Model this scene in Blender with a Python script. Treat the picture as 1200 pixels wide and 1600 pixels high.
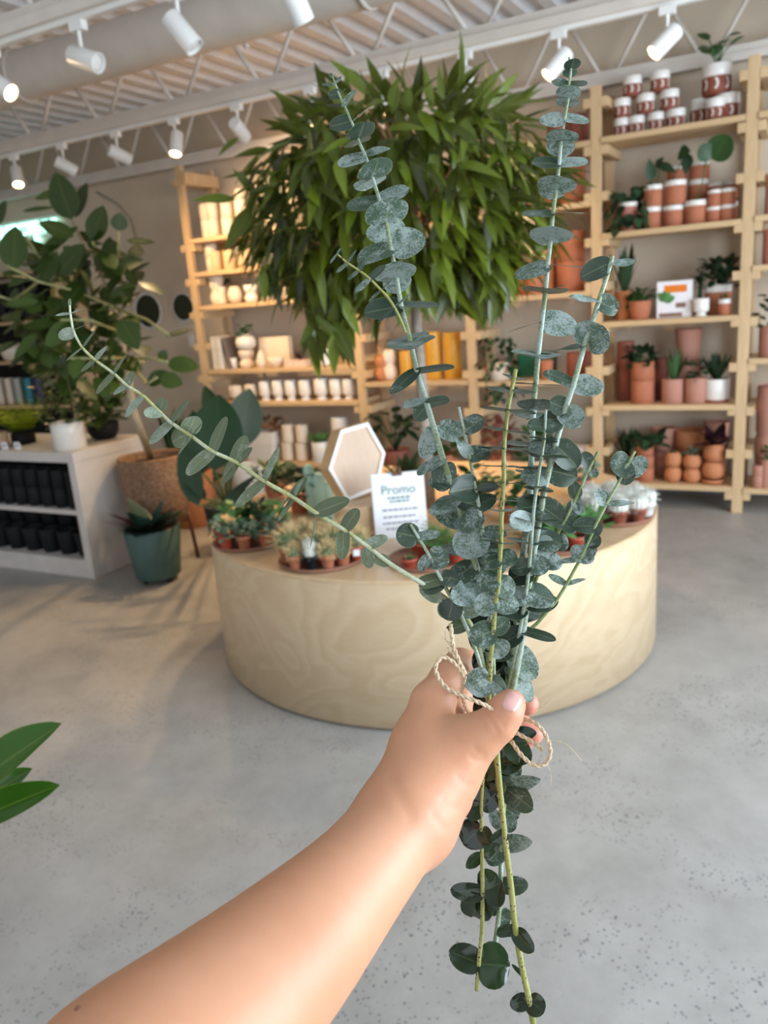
import bpy, math, random
import numpy as np
from mathutils import Vector, Matrix
for o in list(bpy.data.objects): bpy.data.objects.remove(o, do_unlink=True)
S = bpy.context.scene
COL = S.collection
PI = math.pi

# ------------------------------------------------------------------ camera
F = 1247.3; YAW, PITCH, ROLL = math.radians(28.546), math.radians(14.9), math.radians(-4.46)
cyw, syw = math.cos(YAW), math.sin(YAW)
FWD = np.array([-syw*math.cos(PITCH), cyw*math.cos(PITCH), -math.sin(PITCH)])
_r = np.array([cyw, syw, 0.]); _u = np.cross(_r, FWD)
RGT = math.cos(ROLL)*_r + math.sin(ROLL)*_u
UPV = -math.sin(ROLL)*_r + math.cos(ROLL)*_u
CAM = np.array([0, 0, 1.5])
cam = bpy.data.cameras.new('camera'); co = bpy.data.objects.new('camera', cam); COL.objects.link(co)
cam.sensor_fit = 'VERTICAL'; cam.sensor_height = 24.0; cam.lens = F*24.0/1600
M3 = Matrix([[RGT[0], UPV[0], -FWD[0]], [RGT[1], UPV[1], -FWD[1]], [RGT[2], UPV[2], -FWD[2]]])
co.matrix_world = Matrix.Translation(Vector(CAM)) @ M3.to_4x4()
cam.clip_start = .02; cam.clip_end = 60
cam.dof.use_dof = True; cam.dof.focus_distance = .51; cam.dof.aperture_fstop = 7.2
S.camera = co

# ------------------------------------------------------------------ world, light, exposure
S.view_settings.view_transform = 'Standard'; S.view_settings.look = 'None'
S.view_settings.gamma = 1.0; S.view_settings.use_curve_mapping = False
S.view_settings.exposure = 0.16
w = bpy.data.worlds.new('world'); S.world = w; w.use_nodes = True
bgn = w.node_tree.nodes['Background']; bgn.inputs[0].default_value = (.78, .88, 1, 1); bgn.inputs[1].default_value = 1.0

def area(name, loc, target, sx, sy, power, color):
    l = bpy.data.lights.new(name, 'AREA'); l.shape = 'RECTANGLE'; l.size = sx; l.size_y = sy
    l.energy = power; l.color = color
    o = bpy.data.objects.new(name, l); COL.objects.link(o); o.location = loc
    o.rotation_euler = (Vector(target)-Vector(loc)).to_track_quat('-Z', 'Y').to_euler()
    return o
area('window_daylight', (2.95, 2.0, 1.55), (0, 2.6, 1.1), 3.8, 2.3, 285, (.77, .885, 1))
area('storefront_daylight', (-.6, -2.9, 1.6), (-.6, 0, 1.4), 6.0, 2.4, 34, (.95, .97, 1))
area('side_warm_fill', (-6.3, -2.9, 1.6), (-6.3, 0, 1.4), 3.4, 2.4, 12, (1, .82, .6))  # added warm fill from the left rear, tinted unlike daylight

# ------------------------------------------------------------------ picture-to-place helpers
def ray(x, y): return (x-600)/F*RGT - (y-800)/F*UPV + FWD
def onz(x, y, z):
    d = ray(x, y); return CAM + d*(z-CAM[2])/d[2]
def ony(x, y, Y):
    d = ray(x, y); return CAM + d*Y/d[1]
def atd(x, y, d): return CAM + ray(x, y)*d
def depth(P): return float((np.array(P)-CAM) @ FWD)

# ------------------------------------------------------------------ materials
MATS = {}
def nt(name):
    m = bpy.data.materials.new(name); m.use_nodes = True
    return m, m.node_tree, m.node_tree.nodes['Principled BSDF']
def node(t, typ, **kw):
    n = t.nodes.new(typ)
    for k, v in kw.items():
        if k in n.inputs: n.inputs[k].default_value = v
        else: setattr(n, k, v)
    return n
def coords(t, scale=(1, 1, 1), kind='Object'):
    tc = node(t, 'ShaderNodeTexCoord'); mp = node(t, 'ShaderNodeMapping'); mp.inputs['Scale'].default_value = scale
    t.links.new(tc.outputs[kind], mp.inputs[0]); return mp.outputs[0]
def ramp(t, src, stops):
    r = node(t, 'ShaderNodeValToRGB'); e = r.color_ramp.elements
    while len(e) < len(stops): e.new(.5)
    for i, (p, c) in enumerate(stops): e[i].position = p; e[i].color = (*c, 1) if len(c) == 3 else c
    t.links.new(src, r.inputs[0]); return r.outputs[0]
def mixc(t, fac, a, b, mode='MIX'):
    m = node(t, 'ShaderNodeMix', data_type='RGBA', blend_type=mode)
    for s, i in ((fac, 0), (a, 6), (b, 7)):
        if hasattr(s, 'links'): t.links.new(s, m.inputs[i])
        else: m.inputs[i].default_value = s if i == 0 else (*s, 1)
    return m.outputs[2]
def mathn(t, op, a, b=0.0, clamp=False):
    m = node(t, 'ShaderNodeMath', operation=op, use_clamp=clamp)
    for s, i in ((a, 0), (b, 1)):
        if hasattr(s, 'links'): t.links.new(s, m.inputs[i])
        else: m.inputs[i].default_value = s
    return m.outputs[0]
def bump(t, b, h, strength=.3, dist=.01):
    n = node(t, 'ShaderNodeBump'); n.inputs['Strength'].default_value = strength; n.inputs['Distance'].default_value = dist
    t.links.new(h, n.inputs['Height']); t.links.new(n.outputs[0], b.inputs['Normal'])
def plain(name, c, rough=.6, var=.12, scale=30, metal=0, stretch=(1, 1, 1), bmp=0, spec=.5, coat=0):
    if name in MATS: return MATS[name]
    m, t, b = nt(name)
    nz = node(t, 'ShaderNodeTexNoise', Scale=scale, Detail=4.0); t.links.new(coords(t, stretch), nz.inputs['Vector'])
    lo = tuple(x*(1-var) for x in c); hi = tuple(min(1, x*(1+var)) for x in c)
    t.links.new(ramp(t, nz.outputs['Fac'], [(.3, lo), (.7, hi)]), b.inputs['Base Color'])
    b.inputs['Roughness'].default_value = rough; b.inputs['Metallic'].default_value = metal
    b.inputs['Specular IOR Level'].default_value = spec; b.inputs['Coat Weight'].default_value = coat
    if bmp: bump(t, b, nz.outputs['Fac'], bmp, .003)
    MATS[name] = m; return m
def emit(name, c, s):
    if name in MATS: return MATS[name]
    m, t, b = nt(name); b.inputs['Base Color'].default_value = (*c, 1)
    b.inputs['Emission Color'].default_value = (*c, 1); b.inputs['Emission Strength'].default_value = s
    MATS[name] = m; return m
def leafmat(name, base, rim, back=None, rough=.4, powder=0, trans=.25, tintamt=.35, spots=0):
    if name in MATS: return MATS[name]
    m, t, b = nt(name)
    at = node(t, 'ShaderNodeAttribute', attribute_name='tint'); lv = node(t, 'ShaderNodeAttribute', attribute_name='edge')
    lo = tuple(x*(1-tintamt) for x in base); hi = tuple(min(1, x*(1+tintamt)) for x in base)
    c = ramp(t, at.outputs['Fac'], [(0, lo), (1, hi)])
    mid = ramp(t, lv.outputs['Fac'], [(0, (.55, .55, .55)), (.07, (0, 0, 0)), (.95, (0, 0, 0)), (1, (.9, .9, .9))])
    c = mixc(t, mid, c, rim)
    if powder:
        co_ = coords(t)
        n1 = node(t, 'ShaderNodeTexNoise', Scale=90.0, Detail=6.0, Roughness=.75, Distortion=.6); t.links.new(co_, n1.inputs['Vector'])
        n2 = node(t, 'ShaderNodeTexNoise', Scale=700.0, Detail=3.0, Roughness=.8); t.links.new(co_, n2.inputs['Vector'])
        s = mathn(t, 'ADD', mathn(t, 'MULTIPLY', n1.outputs['Fac'], .75), mathn(t, 'MULTIPLY', n2.outputs['Fac'], .55))
        s = mathn(t, 'ADD', s, mathn(t, 'MULTIPLY', at.outputs['Fac'], .26)); s = mathn(t, 'SUBTRACT', s, .125)
        k = ramp(t, s, [(.66, (0, 0, 0)), (.80, (1, 1, 1))])
        k = mathn(t, 'MULTIPLY', k, powder)
        c = mixc(t, k, c, (.44, .52, .51))
        rr = mathn(t, 'ADD', mathn(t, 'MULTIPLY', k, .3), rough); t.links.new(rr, b.inputs['Roughness'])
        bump(t, b, n1.outputs['Fac'], .25, .0008)
    else: b.inputs['Roughness'].default_value = rough
    if back:
        g = node(t, 'ShaderNodeNewGeometry'); c = mixc(t, g.outputs['Backfacing'], c, back)
    t.links.new(c, b.inputs['Base Color'])
    if trans:
        tr = node(t, 'ShaderNodeBsdfTranslucent'); t.links.new(mixc(t, .5, c, tuple(min(1, x*1.6) for x in base)), tr.inputs[0])
        mx = node(t, 'ShaderNodeMixShader'); mx.inputs[0].default_value = trans
        t.links.new(b.outputs[0], mx.inputs[1]); t.links.new(tr.outputs[0], mx.inputs[2])
        t.links.new(mx.outputs[0], t.nodes['Material Output'].inputs[0])
    MATS[name] = m; return m
def woodmat(name, a, bcol, scale=6, stretch=(1, 1, .12), rough=.5, rings=False):
    if name in MATS: return MATS[name]
    m, t, b = nt(name); v = coords(t, stretch)
    n1 = node(t, 'ShaderNodeTexNoise', Scale=float(scale), Detail=3.0, Distortion=.8); t.links.new(v, n1.inputs['Vector'])
    if rings:
        k = mathn(t, 'FRACT', mathn(t, 'MULTIPLY', n1.outputs['Fac'], 14.0))
        k = ramp(t, k, [(0, (0, 0, 0)), (.8, (.55,)*3), (1, (.1,)*3)])
        n2 = node(t, 'ShaderNodeTexNoise', Scale=180.0, Detail=2.0); t.links.new(coords(t, (.15, .15, 1)), n2.inputs['Vector'])
        k = mathn(t, 'ADD', mathn(t, 'MULTIPLY', k, .6), mathn(t, 'MULTIPLY', n2.outputs['Fac'], .4))
    else:
        n2 = node(t, 'ShaderNodeTexNoise', Scale=float(scale)*12, Detail=2.0); t.links.new(v, n2.inputs['Vector'])
        k = mathn(t, 'ADD', mathn(t, 'MULTIPLY', n1.outputs['Fac'], .6), mathn(t, 'MULTIPLY', n2.outputs['Fac'], .4))
    t.links.new(ramp(t, k, [(.2, a), (.75, bcol)]), b.inputs['Base Color']); b.inputs['Roughness'].default_value = rough
    MATS[name] = m; return m

WALL = plain('wall_paint', (.62, .52, .40), .85, .05, 3)
WHITE = plain('white_paint', (.74, .73, .70), .5, .04, 8)
STEEL = plain('painted_steel', (.66, .60, .535), .5, .05, 8)
LAMPW = plain('white_enamel', (.80, .79, .76), .35, .03, 8)
DECK = plain('deck_paint', (.80, .80, .82), .55, .06, 5)
PINE = woodmat('pine', (.50, .33, .165), (.70, .50, .29), 5, (1, 1, .15))
PINEB = woodmat('pine_board', (.50, .33, .17), (.68, .48, .27), 5, (.15, 1, 1))
TERRA = plain('terracotta', (.44, .150, .075), .75, .10, 14)
TERRAO = plain('orange_terracotta', (.52, .20, .085), .75, .10, 14)
TERRAD = plain('dark_terracotta', (.26, .075, .045), .7, .10, 14)
PINK = plain('pink_terracotta', (.46, .215, .155), .75, .08, 14)
ROSE = plain('rose_terracotta', (.50, .19, .135), .7, .08, 14)
BROWN = plain('oxide_brown', (.24, .065, .035), .7, .10, 14)
GLAZE = plain('white_glaze', (.80, .77, .72), .25, .03, 10)
CREAM = plain('cream_ceramic', (.76, .65, .52), .45, .05, 10)
BUFF = plain('buff_ceramic', (.66, .47, .27), .6, .06, 10)
YELLOW = plain('ochre_glaze', (.62, .32, .03), .4, .10, 10)
BLACK = plain('black_ceramic', (.008, .009, .011), .65, .2, 10, spec=.25)
GREENP = plain('green_planter', (.055, .115, .105), .5, .08, 10)
DGREENP = plain('dark_planter', (.022, .040, .042), .5, .08, 10)
RED = plain('red_plastic', (.42, .075, .04), .45, .08, 10)
SOIL = plain('soil', (.035, .022, .014), .95, .4, 200, bmp=.6)
MINT = plain('mint_ceramic', (.40, .64, .53), .45, .06, 10)
CLAY = plain('clay_tray', (.27, .125, .08), .7, .1, 20)
PAPER = plain('paper', (.82, .82, .86), .7, .02, 10)
INKG = plain('green_ink', (.01, .14, .10), .7, .02, 10)
INKB = plain('grey_ink', (.12, .13, .15), .7, .02, 10)
TWINE = plain('jute_twine', (.58, .45, .30), .85, .35, 900)
BARK = plain('grey_bark', (.30, .25, .20), .85, .25, 40, bmp=.5)
FICUS = leafmat('long_leaf', (.082, .112, .008), (.20, .22, .03), (.12, .15, .03), .33, trans=.2, tintamt=.75)
BIGLEAF = leafmat('oval_leaf', (.042, .078, .011), (.14, .16, .04), (.085, .12, .035), .38, trans=.15)
DARKLEAF = leafmat('dark_leaf', (.012, .042, .012), (.03, .08, .025), (.018, .05, .018), .5, trans=.10)
MIDLEAF = leafmat('mid_leaf', (.035, .105, .022), (.07, .16, .04), (.05, .12, .04), .42, trans=.2)
BRIGHT = leafmat('lime_leaf', (.50, .62, .03), (.60, .70, .06), (.5, .62, .05), .5, trans=.3)
FRESH = leafmat('fresh_leaf', (.10, .28, .08), (.2, .4, .15), (.12, .28, .1), .45, trans=.3)
SAGE = leafmat('sage_leaf', (.12, .20, .13), (.25, .35, .25), (.12, .2, .13), .6, trans=.15)
PURP = leafmat('purple_leaf', (.030, .008, .015), (.08, .02, .04), (.03, .01, .02), .4, trans=.1)
BLUEL = leafmat('aroid_leaf', (.020, .075, .060), (.10, .16, .14), (.03, .09, .07), .4, trans=.1)
CACT = plain('cactus_flesh', (.055, .13, .055), .7, .4, 120)
FUZZ = plain('white_spines', (.62, .62, .55), .95, .25, 160, bmp=1)
SPINE = plain('straw_spines', (.68, .52, .26), .9, .3, 150)
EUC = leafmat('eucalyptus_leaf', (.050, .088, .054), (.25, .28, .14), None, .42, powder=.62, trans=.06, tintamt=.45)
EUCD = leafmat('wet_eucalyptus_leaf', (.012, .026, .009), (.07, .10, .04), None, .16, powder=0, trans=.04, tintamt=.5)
def stemmat(name, a, bcol, spots=0):
    m, t, b = nt(name); v = coords(t)
    n1 = node(t, 'ShaderNodeTexNoise', Scale=60.0, Detail=3.0); t.links.new(v, n1.inputs['Vector'])
    n2 = node(t, 'ShaderNodeTexNoise', Scale=700.0, Detail=3.0); t.links.new(v, n2.inputs['Vector'])
    s = mathn(t, 'ADD', mathn(t, 'MULTIPLY', n1.outputs['Fac'], .6), mathn(t, 'MULTIPLY', n2.outputs['Fac'], .4))
    c = ramp(t, s, [(.42, a), (.58, bcol)])
    if spots:
        vo = node(t, 'ShaderNodeTexVoronoi', Scale=420.0); t.links.new(v, vo.inputs['Vector'])
        k = ramp(t, vo.outputs['Distance'], [(.22, (1, 1, 1)), (.3, (0, 0, 0))])
        k = mathn(t, 'MULTIPLY', k, ramp(t, n1.outputs['Fac'], [(.45, (0, 0, 0)), (.5, (1, 1, 1))]))
        c = mixc(t, k, c, (.05, .02, .015))
    t.links.new(c, b.inputs['Base Color']); b.inputs['Roughness'].default_value = .5
    MATS[name] = m; return m
STEMW = stemmat('powdery_stem', (.20, .25, .11), (.38, .46, .40), 0)
STEMG = stemmat('green_stem', (.17, .24, .07), (.30, .36, .20), 0)
STEMY = stemmat('yellow_stem', (.24, .25, .05), (.34, .34, .12), 1)
def skinmat():
    m, t, b = nt('skin'); v = coords(t)
    n1 = node(t, 'ShaderNodeTexNoise', Scale=14.0, Detail=4.0); t.links.new(v, n1.inputs['Vector'])
    n2 = node(t, 'ShaderNodeTexNoise', Scale=900.0, Detail=3.0); t.links.new(v, n2.inputs['Vector'])
    at = node(t, 'ShaderNodeAttribute', attribute_name='flush')
    c = ramp(t, n1.outputs['Fac'], [(.3, (.56, .262, .138)), (.7, (.64, .335, .20))])
    c = mixc(t, at.outputs['Fac'], c, (.66, .24, .18))
    t.links.new(c, b.inputs['Base Color'])
    b.inputs['Roughness'].default_value = .45; b.inputs['Specular IOR Level'].default_value = .4
    b.inputs['Subsurface Weight'].default_value = .25; b.inputs['Subsurface Radius'].default_value = (.012, .004, .002)
    b.inputs['Subsurface Scale'].default_value = .6
    h = mathn(t, 'ADD', mathn(t, 'MULTIPLY', n2.outputs['Fac'], .5), n1.outputs['Fac']); bump(t, b, h, .12, .0012)
    MATS['skin'] = m; return m
SKIN = skinmat()
def floormat():
    m, t, b = nt('polished_concrete'); v = coords(t)
    n1 = node(t, 'ShaderNodeTexNoise', Scale=1.3, Detail=6.0, Roughness=.62, Distortion=.4); t.links.new(v, n1.inputs['Vector'])
    n3 = node(t, 'ShaderNodeTexNoise', Scale=7.0, Detail=5.0, Roughness=.7); t.links.new(v, n3.inputs['Vector'])
    c = ramp(t, n1.outputs['Fac'], [(.25, (.27, .255, .232)), (.5, (.36, .345, .32)), (.75, (.44, .425, .40))])
    c = mixc(t, .35, c, ramp(t, n3.outputs['Fac'], [(.3, (.26, .248, .225)), (.7, (.47, .45, .425))]))
    vo = node(t, 'ShaderNodeTexVoronoi', Scale=75.0, Randomness=1.0); t.links.new(v, vo.inputs['Vector'])
    k = ramp(t, vo.outputs['Distance'], [(.20, (1, 1, 1)), (.32, (0, 0, 0))])
    n4 = node(t, 'ShaderNodeTexNoise', Scale=1.9, Detail=3.0); t.links.new(coords(t, (1, 1.3, 1)), n4.inputs['Vector'])
    n5 = node(t, 'ShaderNodeTexNoise', Scale=38.0, Detail=1.0); t.links.new(v, n5.inputs['Vector'])
    k = mathn(t, 'MULTIPLY', k, ramp(t, n4.outputs['Fac'], [(.44, (0, 0, 0)), (.58, (1, 1, 1))]))
    k = mathn(t, 'MULTIPLY', k, ramp(t, n5.outputs['Fac'], [(.44, (0, 0, 0)), (.52, (.8,)*3)]))
    c = mixc(t, k, c, (.075, .085, .105))
    t.links.new(c, b.inputs['Base Color']); b.inputs['Roughness'].default_value = .42; b.inputs['Specular IOR Level'].default_value = .4
    MATS['floor'] = m; return m

# ------------------------------------------------------------------ mesh collector
class MB:
    def __init__(s): s.v = []; s.f = []; s.at = {}; s.sm = True
    def add(s, verts, faces, **attrs):
        n = len(s.v); s.v.extend([tuple(map(float, p)) for p in verts]); s.f.extend([tuple(n+i for i in f) for f in faces])
        for k in set(list(s.at)+list(attrs)):
            a = s.at.setdefault(k, []); a.extend([0.0]*(n-len(a)))
            val = attrs.get(k, 0.0); a.extend(list(val) if hasattr(val, '__len__') else [val]*len(verts))
    def mesh(s, name, mats, smooth=True):
        me = bpy.data.meshes.new(name); me.from_pydata(s.v, [], s.f)
        for k, a in s.at.items():
            at = me.attributes.new(k, 'FLOAT', 'POINT'); at.data.foreach_set('value', np.array(a, dtype=np.float32))
        for m in (mats if isinstance(mats, (list, tuple)) else [mats]): me.materials.append(m)
        if smooth: me.polygons.foreach_set('use_smooth', [True]*len(me.polygons))
        me.update(); return me
    def build(s, name, mats, parent=None, smooth=True, bevel=0, local=None):
        me = s.mesh(name, mats, smooth)
        if local is not None: me.transform(Matrix.Translation(-Vector(local)))
        o = bpy.data.objects.new(name, me); COL.objects.link(o)
        if local is not None and parent is None: o.location = local
        if parent is not None: o.parent = parent
        if bevel:
            b = o.modifiers.new('bevel', 'BEVEL'); b.width = bevel; b.segments = 2; b.limit_method = 'ANGLE'
        return o
    # shapes
    def box(s, lo, hi, M=None):
        x0, y0, z0 = lo; x1, y1, z1 = hi
        v = [(x, y, z) for x in (x0, x1) for y in (y0, y1) for z in (z0, z1)]
        if M is not None: v = [M @ Vector(p) for p in v]
        s.add(v, [(0, 1, 3, 2), (4, 6, 7, 5), (0, 4, 5, 1), (2, 3, 7, 6), (0, 2, 6, 4), (1, 5, 7, 3)])
    def lathe(s, prof, seg=20, c=(0, 0, 0), sx=1, sy=1, **kw):
        v = []; f = []; n = len(prof)
        for i in range(seg):
            a = 2*PI*i/seg
            for r, z in prof: v.append((c[0]+r*math.cos(a)*sx, c[1]+r*math.sin(a)*sy, c[2]+z))
        for i in range(seg):
            j = (i+1) % seg
            for k in range(n-1): f.append((i*n+k, j*n+k, j*n+k+1, i*n+k+1))
        s.add(v, f, **kw)
    def tube(s, pts, rad, seg=8, caps=True, **kw):
        P = [np.array(p, float) for p in pts]; n = len(P)
        rad = list(rad) if hasattr(rad, '__len__') else [rad]*n
        up = np.array([0, 0, 1.]); v = []; f = []
        T = [(P[min(i+1, n-1)]-P[max(i-1, 0)]) for i in range(n)]
        T = [t/(np.linalg.norm(t)+1e-12) for t in T]
        a = np.cross(T[0], up)
        if np.linalg.norm(a) < .1: a = np.cross(T[0], [1., 0, 0])
        a /= np.linalg.norm(a)
        for i in range(n):
            a = a-T[i]*(a@T[i]); a /= np.linalg.norm(a); b = np.cross(T[i], a)
            for k in range(seg):
                q = 2*PI*k/seg; v.append(P[i]+rad[i]*(a*math.cos(q)+b*math.sin(q)))
        for i in range(n-1):
            for k in range(seg):
                l = (k+1) % seg; f.append((i*seg+k, i*seg+l, (i+1)*seg+l, (i+1)*seg+k))
        if caps: f.append(tuple(range(seg))[::-1]); f.append(tuple((n-1)*seg+k for k in range(seg)))
        s.add(v, f, **kw)
    def leaf(s, base, tip, nh, W, shape='lance', droop=0., fold=.12, rows=6, cols=3, wave=0., rnd=random, tint=None, thick=0, petiole=0, cord=0.):
        base = np.array(base, float); tip = np.array(tip, float); d = tip-base; L = np.linalg.norm(d)
        if L < 1e-6: return
        d /= L; nh = np.array(nh, float); nh = nh-d*(nh@d)
        if np.linalg.norm(nh) < 1e-3: nh = np.cross(d, [1., .3, .2])
        nh /= np.linalg.norm(nh); sd = np.cross(d, nh)
        tint = rnd.random() if tint is None else tint
        v = []; lv = []; ph = rnd.random()*6.28
        for i in range(rows+1):
            t = i/rows
            if shape == 'round':
                tt = (1-math.cos(PI*t))/2; hw = math.sqrt(max(0, 1-(2*tt-1)**2)); hw *= 1+.10*(1-2*tt); t = tt; back = -cord*hw*(1-tt)**2
            elif shape == 'oval': hw = math.sin(PI*t**.85)**.7; back = 0
            elif shape == 'heart': hw = math.sin(PI*(t**.55)); hw = max(hw, 0)**.8; back = -.15*(1-t)**3
            elif shape == 'blade': hw = (1-t)**.6 if t > .15 else .85+t; back = 0
            else: hw = math.sin(PI*t**.75); back = 0
            hw = max(hw, .02 if i in (0, rows) else .05)
            cen = base+d*L*t - nh*droop*L*t*t
            for j in range(cols):
                u = -1+2*j/(cols-1)
                p = cen+sd*u*hw*W/2 + nh*abs(u)**1.5*fold*hw*W/2 + d*back*L*abs(u)
                if wave: p = p+nh*wave*W*math.sin(ph+7*t+2.2*u)*abs(u)
                v.append(p); lv.append(abs(u)*(1 if 0 < i < rows else 1))
        f = [(i*cols+j, i*cols+j+1, (i+1)*cols+j+1, (i+1)*cols+j) for i in range(rows) for j in range(cols-1)]
        s.add(v, f, tint=tint, edge=lv)

def tag(o, label=None, cat=None, group=None, kind=None):
    if label: o['label'] = label
    if cat: o['category'] = cat
    if group: o['group'] = group
    if kind: o['kind'] = kind
    return o
def empty(name, loc, label, cat, group=None):
    o = bpy.data.objects.new(name, None); COL.objects.link(o); o.location = loc; o.empty_display_size = .05
    return tag(o, label, cat, group)
def copy_tree(o, parent=None):
    c = o.copy(); COL.objects.link(c); c.parent = parent
    for ch in [x for x in KIDS.get(o.name, [])]: copy_tree(ch, c)
    return c
KIDS = {}
def struct(mb, name, mat, smooth=False, bevel=0):
    o = mb.build(name, mat, None, smooth, bevel); o['kind'] = 'structure'; return o
def bx(lo, hi):
    m = MB(); m.box(lo, hi); return m
def text_mesh(s, size, extr=.001):
    c = bpy.data.curves.new('lettering', 'FONT'); c.body = s; c.size = size; c.extrude = extr; c.align_x = 'CENTER'; c.align_y = 'CENTER'
    o = bpy.data.objects.new('lettering', c); COL.objects.link(o)
    dg = bpy.context.evaluated_depsgraph_get(); me = bpy.data.meshes.new_from_object(o.evaluated_get(dg))
    bpy.data.objects.remove(o); return me

# ================================================================== THE ROOM
struct(bx((-9, -3.2, -.1), (3.3, 6.4, 0)), 'floor', floormat())
struct(bx((-9, 5.9, 0), (3.3, 6.05, 3.15)), 'wall_back', WALL)
m = MB(); m.box((-8.65, -3.2, 0), (-8.5, 6.3, 3.3)); struct(m, 'wall_left', WALL)
m = MB(); m.box((3.0, -3.2, 0), (3.15, 6.3, .35)); m.box((3.0, -3.2, 2.8), (3.15, 6.3, 3.3)); m.box((3.0, 4.0, .35), (3.15, 6.3, 2.8)); m.box((3.0, -3.2, .35), (3.15, -.6, 2.8))
struct(m, 'wall_right', WALL)
m = MB(); m.box((-9, -3.15, 0), (3.3, -3.0, .35)); m.box((-9, -3.15, 2.85), (3.3, -3.0, 3.3)); m.box((-4.5, -3.15, .35), (-3.7, -3.0, 2.85)); m.box((2.5, -3.15, .35), (3.3, -3, 2.85)); m.box((-9, -3.15, .35), (-8.1, -3, 2.85))
struct(m, 'wall_front', WALL)
m = MB()
for y in (-.6, .9, 2.45, 3.94): m.box((3.03, y, .35), (3.11, y+.06, 2.8))
m.box((3.03, -.6, .35), (3.11, 4, .41)); m.box((3.03, -.6, 2.74), (3.11, 4, 2.8)); struct(m, 'window_1', WHITE)
m = MB()
for x in (-8.1, -6.3, -4.56, -3.7, -1.65, .4, 2.44): m.box((x, -3.11, .35), (x+.06, -3.03, 2.85))
m.box((-8.1, -3.11, .35), (2.5, -3.03, .41)); m.box((-8.1, -3.11, 2.79), (2.5, -3.03, 2.85)); struct(m, 'window_2', WHITE)
# corrugated steel deck
m = MB(); pr = []
x = -9.0
while x < 3.3:
    pr += [(x, 3.19), (x+.075, 3.19), (x+.10, 3.245), (x+.175, 3.245)]; x += .2
vs = []; fs = []
for (a, z) in pr: vs += [(a, -3.2, z), (a, 6.0, z)]
for i in range(len(pr)-1): fs.append((2*i, 2*i+2, 2*i+3, 2*i+1))
m.add(vs, fs); struct(m, 'ceiling', DECK)
struct(bx((-9, -3.3, 3.30), (3.4, 6.5, 3.4)), 'light_block_1', WALL)          # unseen slab added over the deck to stop outside light leaking in
struct(bx((-9, 6.3, 3.0), (3.3, 6.4, 3.35)), 'light_block_2', BLACK)            # added black panel blocks outside light; its colour makes the flutes' shade
struct(bx((-8.5, 5.87, 0), (3.0, 5.9, .12)), 'baseboard_back', plain('grey_base', (.20, .20, .21), .6))

# ------------------------------------------------------------------ steel joists
def joist(y, x0, x1, node0, pitch, label, zc=2.706, ztop=3.17, fat=.045):
    r = empty('steel_joist', (0, y, 0), label, 'ceiling joist', 'open web joists under the deck')
    m = MB(); m.box((x0, -fat, zc), (x1, -.008, zc+.045)); m.box((x0, .008, zc), (x1, fat, zc+.045)); m.box((x0, -.014, zc), (x1, .014, zc+.09)); m.build('bottom_chord', STEEL, r, False)
    m = MB(); m.box((x0, -fat, ztop-.045), (x1, fat, ztop)); m.build('top_chord', STEEL, r, False)
    k = node0
    while k > x0+pitch: k -= pitch
    m = MB()
    while k < x1-.4:
        m.tube([(k-.035, 0, zc+.05), (k-pitch/2+.03, 0, ztop-.03)], .013, 8)
        m.tube([(k+.035, 0, zc+.05), (k+pitch/2-.03, 0, ztop-.03)], .013, 8); k += pitch
    m.build('web_bar', STEEL, r)
    return r
joist(5.72, -8.4, 2.95, -5.44, .60, 'slender steel joist running just in front of back wall above the shelving', fat=.03)
joist(4.3, -8.4, 2.95, -4.86, .655, 'steel joist carrying the middle row of track lights above the tree')
joist(2.72, -8.4, 2.95, -2.9, .655, 'steel joist nearest the viewer at the upper left corner')
m = MB(); m.box((-8.4, -.016, -.02), (2.9, .016, 0)); o = m.build('light_track', LAMPW, None, False); o.location = (0, 4.3, 2.706); tag(o, 'long white light track under middle ceiling joist', 'light track')
m = MB(); m.box((-8.4, -.016, -.02), (2.9, .016, 0)); o = m.build('light_track', LAMPW, None, False); o.location = (0, 2.72, 2.706); tag(o, 'white light track under the nearest ceiling joist at top left', 'light track')
# duct
m = MB(); n = 48; R = .127
vs = []; fs = []
for xx in (-8.45, 2.95):
    for k in range(n): a = 2*PI*k/n; vs.append((xx, R*math.cos(a), R*math.sin(a)))
for k in range(n): l = (k+1) % n; fs.append((k, l, n+l, n+k))
fs += [tuple(range(n)), tuple(range(n, 2*n))[::-1]]; m.add(vs, fs)
o = m.build('air_duct', STEEL); o.location = (0, 3.52, 2.862); tag(o, 'fat round painted air duct running across the ceiling at top left', 'duct')
e = o.modifiers.new('edge', 'EDGE_SPLIT'); e.split_angle = .7
for xx in (-6.2, -4.0, -1.8, .4, 2.4):
    m2 = MB(); vs = []; fs = []
    for dx, rr in ((-.012, R+.001), (-.012, R+.007), (.012, R+.007), (.012, R+.001)):
        for k in range(n): a = 2*PI*k/n; vs.append((xx+dx, rr*math.cos(a), rr*math.sin(a)))
    for q in range(3):
        for k in range(n): l = (k+1) % n; fs.append((q*n+k, q*n+l, (q+1)*n+l, (q+1)*n+k))
    m2.add(vs, fs); m2.build('seam', STEEL, o)
# sprinkler
m = MB(); m.tube([(0, 0, .25), (0, 0, 0)], .006, 8); m.lathe([(0, -.02), (.016, -.018), (.016, -.012), (.005, 0)], 12)
p = ony(385, 68, 4.0); o = m.build('sprinkler', LAMPW); o.location = p; tag(o, 'small sprinkler head hanging between the duct and middle joist', 'sprinkler')

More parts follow.
